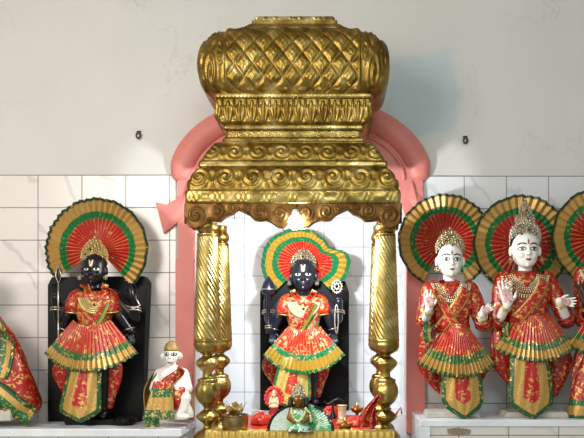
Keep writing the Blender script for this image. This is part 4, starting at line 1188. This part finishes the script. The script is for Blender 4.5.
chain(mb, [K(178, 402, 0), K(187, 397, -.05), K(186, 408, -.06), K(182, 414, -.07)], [7 * s_, 6.5 * s_, 4.8 * s_, 3.6 * s_])
caps(mb, K(180, 415, -.07), K(190, 415, -.075), 3.2 * s_, 2.8 * s_)
body = remesh('body', mb, M['white'], rK, .0024)
sk = Surf().add(body)
for sg in (-1, 1):
    for nm, mt, a, b, off in (('eye_patch', 'ink', .2, .13, .0006), ('eye', 'eye_white', .14, .08, .0012), ('iris', 'iris', .07, .075, .0018)):
        m = MB(); patch(m, sk, Tk, ell(.24 * sg, .68, a, b), off, K(0, 0).y - .05); link(nm, m, M[mt], rK, thick=.0005)
m = MB(); patch(m, sk, Tk, [(-.2, .18), (0, .13), (.2, .18), (.12, .09), (0, .06), (-.12, .09)], .001, K(0, 0).y - .05); link('mouth', m, M['lips'], rK, thick=.0005)
m = MB(); c = Tk(0, 1.02) + V((0, .8 * Sk, 0))
m.lathe((c.x, c.y), [(.001, c.z + .040), (.012, c.z + .037), (.024, c.z + .028), (.032, c.z + .012), (.035, c.z - .002), (.034, c.z - .008)], 24); link('gold_cap', m, M['back_cloth'], rK)
# cloths
m = MB()
back = [(366, 171, 9), (374, 170, 19), (390, 167, 24), (405, 168, 25), (417, 169, 25)]
P = []; U = []
for i, (y, cx, hw) in enumerate(smooth_tab(back, 5)):
    P.append([K(cx, y) + V((hw * s_ * cos(a), .02 + hw * s_ * .45 * sin(a), 0)) for a in [pi * (-.12 + 1.24 * k / 20) for k in range(21)]]); U.append([(k / 20, i / 20) for k in range(21)])
m.grid(P, U); link('back_cloth', m, M['back_cloth'] if 'back_cloth' in M else M['gold_shaded'], rK, thick=.003)
strip(rK, 'shoulder_cloth', [(x, y, d - .08) for x, y in [(183, 368), (174, 376), (164, 384), (160, 394)]], (4, 6), sk, 'dress_red', .008)
M['apron'] = brocade('apron_bands', [(0, 'b3130f', 0), (.18, '11602a', 0), (.42, 'bd944a', 1), (.74, '11602a', 0)], .57, 50)
m = MB(); P = []; U = []
for i in range(21):
    t = i / 20; row = []; ur = []
    for k in range(17):
        q = k / 16 * 2 - 1; x = lerp(168, 164, t) + q * lerp(9, 15.5, t); y = lerp(380, 416.5, t)
        p = K(x, y, -.088 - .014 * t - .006 * (1 - q * q) - .0015 * sin(q * 12)); row.append(p); ur.append((k / 16, t * .99))
    P.append(row); U.append(ur)
m.grid(P, U); link('shawl_apron', m, M['apron'], rK, thick=.003)
blob_cloth(rK, 'lap_cloth', [(386, 181, 6, -.055), (392, 180, 8, -.06), (400, 180, 9, -.062), (407, 179, 6, -.06)], 'dress_red', d, .45, .003)
m = MB()
m.prism([(wx(146, d), HL), (wx(160, d), HL), (wx(158, d), wz(372, d)), (wx(154, d), wz(378, d))], -.29, -.27); link('side_cloth', m, M['shawl'], rK, smooth=False)

# ------------------------------------------------------------------ things on the altar (top at ZN)
ZA = ZN + .002
def A(x, y):
    "a point standing on the altar top, from the pixel of its foot"
    d = (CAMZ - ZA) * F / (y - PY); return W(x, y, d), d
# pot
c, d = A(235, 430); s_ = d / F; r = 13.2 * s_
pot = thing('metal_pot', (c.x, c.y, ZA), 'small round brass pot holding a folded foil flower at the left front of the altar', 'pot')
mb = MB(); hgt = 15.5 * s_
out = [(r * .80, ZA), (r * .93, ZA + .006), (r, ZA + .022), (r * .99, ZA + hgt - .01), (r * .97, ZA + hgt - .004), (r * 1.05, ZA + hgt), (r * .98, ZA + hgt + .001), (r * .93, ZA + hgt - .006), (r * .93, ZA + .012), (r * .3, ZA + .006)]
mb.lathe((c.x, c.y), out[::-1], 40); link('bowl', mb, M['pot'], pot)
fl = thing('foil_flower', (c.x, c.y, ZA + hgt * .5), 'crumpled gold and silver foil flower sticking out of the brass pot', 'ornament')
for k in range(10):
    a = k * 2.4; m = MB(); tl = .048 + .020 * random.random(); dirx = cos(a); diry = sin(a); z0 = ZA + hgt * .6
    P = []
    for i in range(7):
        t = i / 6; rr = .004 + tl * t * (.55 if k % 3 else .85); w = .024 * sin(pi * min(.95, t * .9 + .1))
        cc = V((c.x + dirx * rr, c.y + diry * rr, z0 + .018 + tl * 1.15 * t - .015 * t * t * (k % 2)))
        tn = V((-diry, dirx, .2 * sin(k)))
        P.append([cc - tn * w, cc + V((0, 0, -.004)), cc + tn * w])
    m.grid(P); link('petal', m, M['silver'] if k % 3 == 0 else M['jewel'], fl, thick=.001)
mb = MB().tube([(c.x, c.y, ZA + .012), (c.x, c.y, ZA + hgt * .6 + .022)], .005, 8); link('stem', mb, M['jewel'], fl)
# small ornate pink arch idol
c, d = A(274, 421); s_ = d / F
idol = thing('tiny_throne_idol', (c.x, c.y, ZA), 'tiny pink and gold idol on an arched throne, left of the green dressed idol', 'figurine')
mb = MB(); zc = wz(400, d); 
mb.lathe((c.x, c.y), [(.012, ZA + .075 + .0), (.02, ZA + .055), (.026, ZA + .03), (.034, ZA)][::1], 20, .7); link('pedestal', mb, M['red_vel'], idol)
mb = MB(); P = []
cz = wz(398, d); R1 = 8.2 * s_; 
mb.tube([(c.x + R1 * cos(t) , c.y + .004, cz + 10 * s_ * sin(t)) for t in [pi * (-.25 + 1.5 * k / 30) for k in range(31)]], .0075, 8)
for k in range(13):
    t = pi * (-.15 + 1.3 * k / 12); mb.ball((c.x + R1 * 1.12 * cos(t), c.y, cz + 11.2 * s_ * sin(t)), .0055, 6, 5)
link('throne_arch', mb, M['pink_idol'], idol)
mb = MB().ball((c.x, c.y + .004, cz - .004), R1 * .9, 16, 10, 9 * s_, .008); link('throne_back', mb, M['pink_idol'], idol)
mb = MB(); mb.ball((c.x, c.y - .010, cz + 3.2 * s_), .012, 12, 8, .014); mb.ball((c.x, c.y - .008, cz - 3.5 * s_), .017, 12, 8, .021, .012)
mb.ball((c.x, c.y - .012, cz - 8 * s_), .024, 12, 8, .010, .014)
for sg in (-1, 1): caps(mb, (c.x + .014 * sg, c.y - .01, cz), (c.x + .02 * sg, c.y - .014, cz - .026), .006, .005)
mb.lathe((c.x, c.y - .01), [(.001, cz + 8.6 * s_), (.008, cz + 6.5 * s_), (.011, cz + 4.8 * s_)], 12); link('seated_figure', mb, M['cream'], idol)
# draped red cloth bundles
def bundle(name, label, x, y, rx, h, mat, cat='cloth', seed=1, ry=.7, group=None):
    c, d = A(x, y); s_ = d / F; mb = MB(); P = []; rnd = random.Random(seed); ph = [rnd.random() * 6 for _ in range(4)]
    for i in range(13):
        t = i / 12; rr = rx * s_ * cos(t * pi / 2) ** .6
        P.append([(c.x + rr * (1 + .15 * sin(3 * a + ph[0]) + .1 * sin(7 * a + ph[1] + t * 6) + .05 * sin(13 * a + t * 11)) * cos(a), c.y + rr * ry * (1 + .1 * sin(4 * a + ph[2])) * sin(a), ZA + h * s_ * sin(t * pi / 2) * (1 + .2 * sin(2 * a + ph[3]) + .13 * sin(5 * a + ph[1] + 5 * t) + .08 * sin(11 * a + 9 * t))) for a in [2 * pi * k / 64 for k in range(64)]])
    mb.grid(P, None, True); mb.f.append(tuple(range(64))[::-1]); o = link(name, mb, M[mat]); tag(o, label, cat, group); return o
bundle('red_cloth_bundle', 'crumpled red cloth heap beside the brass pot on the altar', 262, 424, 12, 9, 'altar_cloth', seed=3)
rp = random.Random(4)
def petal(x, y, z, mat, lab, grp, rr=.010):
    c, d = A(x, y); m = MB().ball((c.x, c.y, ZA + z + rr * .45), rr, 10, 6, rr * .45, rr * .8); o = link('flower', m, M[mat]); tag(o, lab, 'flower', grp); return o
for k in range(9): petal(253 + 2.6 * (k % 5) + rp.random(), 412 + 2.4 * (k // 5), .0, 'pink_petal' if k % 3 else 'cream', 'pale pink flower lying on the altar cloth behind the brass pot', 'pale flowers behind the pot', .009)
for k in range(4): petal(255 + 2.6 * k + rp.random(), 413.6, .008, 'pink_petal' if k % 2 else 'garland', 'pale pink flower lying on the altar cloth behind the brass pot', 'pale flowers behind the pot', .010)
for k in range(7): petal(318 + rp.random() * 42, 426 + rp.random() * 5, 0, 'orange' if k % 2 else 'garland', 'small loose flower scattered on the red cloth at the altar front right', 'loose flowers at the altar front', .007)
bundle('red_cloth_bundle', 'folded red cloth lying right of the green dressed idol', 358, 425, 16, 7, 'altar_cloth', seed=8)
bundle('pink_cloth_bundle', 'folded pink cloth behind the cream cup on the altar', 331, 416, 9, 8, 'altar_cloth', seed=11)
# seated bronze idol in green dress
c, d = A(299, 432); s_ = d / F; dI = d
bi = thing('bronze_idol', (c.x, c.y, ZA), 'small bronze idol with silver crown in a green and white fan shaped dress', 'figurine')
def B(x, y, dy=0): p = W(x, y, dI); p.y += dy; return p
mb = MB(); Tb, Sb, _ = add_head(mb, 298.5, 405, 10.5, dI - .01)
caps(mb, B(298.5, 403, .005), B(299, 409, .005), 3.4 * s_, 3.6 * s_)
torso(mb, 299, dI, [(406, 3), (408.5, 7.5), (414, 7.5), (421, 6.5), (428, 10), (431, 11)], .6)
for sg in (-1, 1):
    chain(mb, [B(299 + 7.5 * sg, 410), B(299 + 10 * sg, 418, -.01), B(299 + 5 * sg, 421, -.04)], [2.6 * s_, 2.3 * s_, 1.8 * s_])
    hand(mb, B(299 + 5 * sg, 421, -.042), V((-.6 * sg, -.2, .5)), V((.4 * sg, 0, .6)), V((0, -1, 0)), 5.5 * s_, .5, 1)
body = remesh('body', mb, M['bronze'], bi, .0018); sb = Surf().add(body)
for sg in (-1, 1):
    m = MB(); patch(m, sb, Tb, ell(.22 * sg, .66, .12, .06), .0006, c.y - .02); link('eye', m, M['cream'], bi, thick=.0004)
m = MB(); patch(m, sb, Tb, ell(0, .28, .12, .04), .0006, c.y - .02); link('lips', m, M['lips'], bi, thick=.0004)
crown(bi, [(6.2, 396), (6.3, 392), (5, 388), (3, 385), (1.2, 382.5)], 298.5, dI - .003, 'crown', 'silver', .9, lobes=False)
m = MB()
for sg in (-1, 1): m.tube([B(298.5 + 4.5 * sg, 396, .01), B(298.5 + 7.5 * sg, 399, .006), B(298.5 + 8 * sg, 404, .0), B(298.5 + 7.4 * sg, 409, -.004)], [.007, .011, .011, .006], 10)
link('hair', m, M['hair'], bi)
blob_cloth(bi, 'green_bodice', [(408, 299, 5.5, 0), (410, 299, 9, -.002), (416, 299, 9.5, -.004), (423, 299, 9, -.006), (431, 299, 14, -.006)], 'green_fan', dI, .6, .002)
def half_fan(a0, a1, mat, cx, cy, R, dy):
    m = MB(); P = []; U = []; N = 96; c0 = B(cx, cy, dy)
    for i in range(11):
        t = i / 10; row = []; ur = []
        for k in range(N + 1):
            a = radians(lerp(a0, a1, k / N)); tri = abs((k % 6) / 6 - .5) * 2; rr = lerp(3, R, t) * s_
            row.append((c0.x + rr * cos(a), c0.y - .004 * tri * t + .012 * (1 - t), c0.z + rr * sin(a) * .82)); ur.append((k / N, t * .99))
        P.append(row); U.append(ur)
    m.grid(P, U); return link('dress_fan', m, M[mat], bi, smooth=False, thick=.0015), P
f1, P1 = half_fan(88, 184, 'white_fan', 300, 431, 33, .016)
f2, P2 = half_fan(-4, 88, 'green_fan', 300, 431, 34, .012)
m = MB()
for k in range(4, 97, 8): p = P1[-1][k]; m.box((p[0] - .0035, p[1] - .006, p[2] - .005), (p[0] + .0035, p[1] + .001, p[2] + .002))
link('black_border_square', m, M['ink'], f1, smooth=False)
m = MB().tube([P2[-1][k] for k in range(0, 97, 4)], .0016, 6); link('dark_border', m, M['ink'], f2)
sb2 = Surf().add(body)
for o in bi.children:
    if o.name.startswith('green_bodice'): sb2.add(o)
bead_line(bi, sb2, [(291, 407), (292, 415), (298, 421), (304, 415), (306, 407)], dI - .04, 'garland', .0055, 'flower_garland', 1.6)
bead_line(bi, sb2, [(305, 409), (310, 415), (311, 421)], dI - .04, 'garland', .0050, 'flower_garland', 1.6)
# dark metal serpent lamp
c, d = A(333, 418); s_ = d / F
lm = thing('dark_metal_ornament', (c.x, c.y, ZA), 'dark metal ornament with coiled arms in front of the central black slab', 'ornament')
mb = MB().lathe((c.x, c.y), [(.010, wz(403, d)), (.007, wz(405, d)), (.005, wz(408, d)), (.016, ZA + .004), (.018, ZA)], 16); link('foot', mb, M['iron_dark'] if 'iron_dark' in M else M['hook'], lm)
mb = MB().tube([(c.x - 9 * s_, c.y, wz(401, d)), (c.x - 5 * s_, c.y - .01, wz(404.5, d)), (c.x, c.y, wz(401.5, d)), (c.x + 5 * s_, c.y - .01, wz(399.5, d)), (c.x + 9.5 * s_, c.y, wz(402, d)), (c.x + 6 * s_, c.y - .01, wz(405, d))], [.004, .009, .011, .012, .009, .004], 10); link('coil', mb, M['iron_dark'] if 'iron_dark' in M else M['hook'], lm)
# cream cup with gold rim
c, d = A(342, 424); s_ = d / F
cu = thing('cream_cup', (c.x, c.y, ZA), 'tall cream and gold cup on the altar right of the green dressed idol', 'cup')
mb = MB().lathe((c.x, c.y), [(4.6 * s_, wz(405, d)), (4.8 * s_, wz(406, d)), (4.0 * s_, wz(410, d)), (4.0 * s_, wz(418, d)), (5.6 * s_, ZA + .003), (5.6 * s_, ZA)], 24); link('cup_body', mb, M['cream'], cu)
for yy, rr in ((405.5, 4.9), (418, 4.3)):
    mb = MB().tube([(c.x + rr * s_ * cos(k * pi / 12), c.y + rr * s_ * sin(k * pi / 12), wz(yy, d)) for k in range(25)], .0022, 6, False); link('gold_rim', mb, M['jewel'], cu)
# small brass lamps
def diya(label, x, y, r, h, grp, flower=False):
    c, d = A(x, y); s_ = d / F
    t = thing('brass_lamp', (c.x, c.y, ZA), label, 'lamp', grp); top = ZA + h * s_
    mb = MB().lathe((c.x, c.y), [(.001, top + .014), (.006, top + .010), (.004, top + .004), (r * s_ * .55, top + .002), (r * s_, top + .004), (r * s_ * 1.02, top), (r * s_ * .7, top - .014), (r * s_ * .25, top - .02), (r * s_ * .25, ZA + .014), (r * s_ * .8, ZA + .005), (r * s_ * .85, ZA)], 24)
    link('lamp_bowl', mb, M['gold_smooth'], t)
    mb = MB().ball((c.x, c.y, top + .018), .0085, 10, 8, .013); link('finial', mb, M['jewel'], t)
    if flower:
        for k in range(7):
            a = k * 2 * pi / 7; m = MB().ball((c.x + r * s_ * .8 * cos(a), c.y + r * s_ * .8 * sin(a), top + .006), .007, 8, 6, .005); link('flower', m, M['orange'], t)
diya('small brass lamp with a knob, standing left of the hanging red scarf', 357, 419, 6.5, 10, None, True)
diya('low brass lamp with orange flowers in front of the cream cup', 345, 429, 7.5, 4.5, None, True)
# red scarf tied to the right column
c, d = A(369, 431); s_ = d / F
mb = MB(); P = []; U = []
line = [(379, 396, 3), (374, 403, 4.5), (370, 411, 7), (369, 419, 9), (370, 426, 10)]
for i, (x, y, w) in enumerate(smooth_tab(line, 5)):
    row = []; ur = []
    for k in range(21):
        q = k / 20 * 2 - 1; p = W(x + q * w - q * q * 1.5, y + 1.5 * sin(q * 5), d + .0); p.y += .012 * sin(q * 8 + i * .2) - .012 * (1 - q * q); row.append(p); ur.append((i / 20, k / 20))
    P.append(row); U.append(ur)
mb.grid(P, U); tag(link('red_scarf', mb, M['dress_red'], thick=.003), 'red scarf with gold edge hanging in front of the right column foot', 'scarf')
# cotton garland loop and small bits on the right column foot
m = MB(); c = W(397, 414, 2.86)
m.tube([(c.x - .012, c.y + .01, c.z - .02), (c.x, c.y, c.z + .005), (c.x + .016, c.y, c.z + .028), (c.x + .02, c.y, c.z)], .004, 6)
tag(link('thread_tassel', m, M['pink_idol']), 'pink red thread tassel hanging on the right column foot', 'tassel')

# ------------------------------------------------------------------ light and camera
def area(name, loc, target, size, power, col, sy=None):
    l = bpy.data.lights.new(name, 'AREA'); l.energy = power; l.color = col; l.size = size
    if sy: l.shape = 'RECTANGLE'; l.size_y = sy
    o = bpy.data.objects.new(name, l); COL.objects.link(o); o.location = loc
    o.rotation_euler = (Vector(target) - Vector(loc)).to_track_quat('-Z', 'Y').to_euler(); return o
area('daylight_left', (-1.9, -3.3, 2.5), (-.5, 0, 1.6), 1.2, 66, (1.0, .905, .83))
area('cool_fill', (.4, -3.9, 3.3), (.3, 0, 1.7), 1.2, 22, (.78, .95, .97), .2)  # unseen cool fill lamp, high up behind the camera
pl = bpy.data.lights.new('bulb_glow', 'POINT'); pl.energy = 32; pl.color = (.93, .97, 1.0); pl.shadow_soft_size = .03
po = bpy.data.objects.new('bulb_glow', pl); COL.objects.link(po); po.location = (bc.x, bc.y + .09, bc.z - .035)
w = bpy.data.worlds.new('World'); SC.world = w; w.use_nodes = True
w.node_tree.nodes['Background'].inputs[0].default_value = (.74, .88, .93, 1); w.node_tree.nodes['Background'].inputs[1].default_value = .75
cam = bpy.data.cameras.new('Camera'); co = bpy.data.objects.new('Camera', cam); COL.objects.link(co); SC.camera = co
co.location = (0, -DW, CAMZ); co.rotation_euler = (radians(90), 0, 0)
cam.sensor_width = 36; cam.lens = F / 584 * 36; cam.shift_x = -(PX - 292) / 584; cam.shift_y = (PY - 219) / 584; cam.clip_start = .05
SC.view_settings.view_transform = 'Standard'; SC.view_settings.look = 'None'; SC.view_settings.gamma = 1; SC.view_settings.use_curve_mapping = False
SC.view_settings.exposure = 0.0
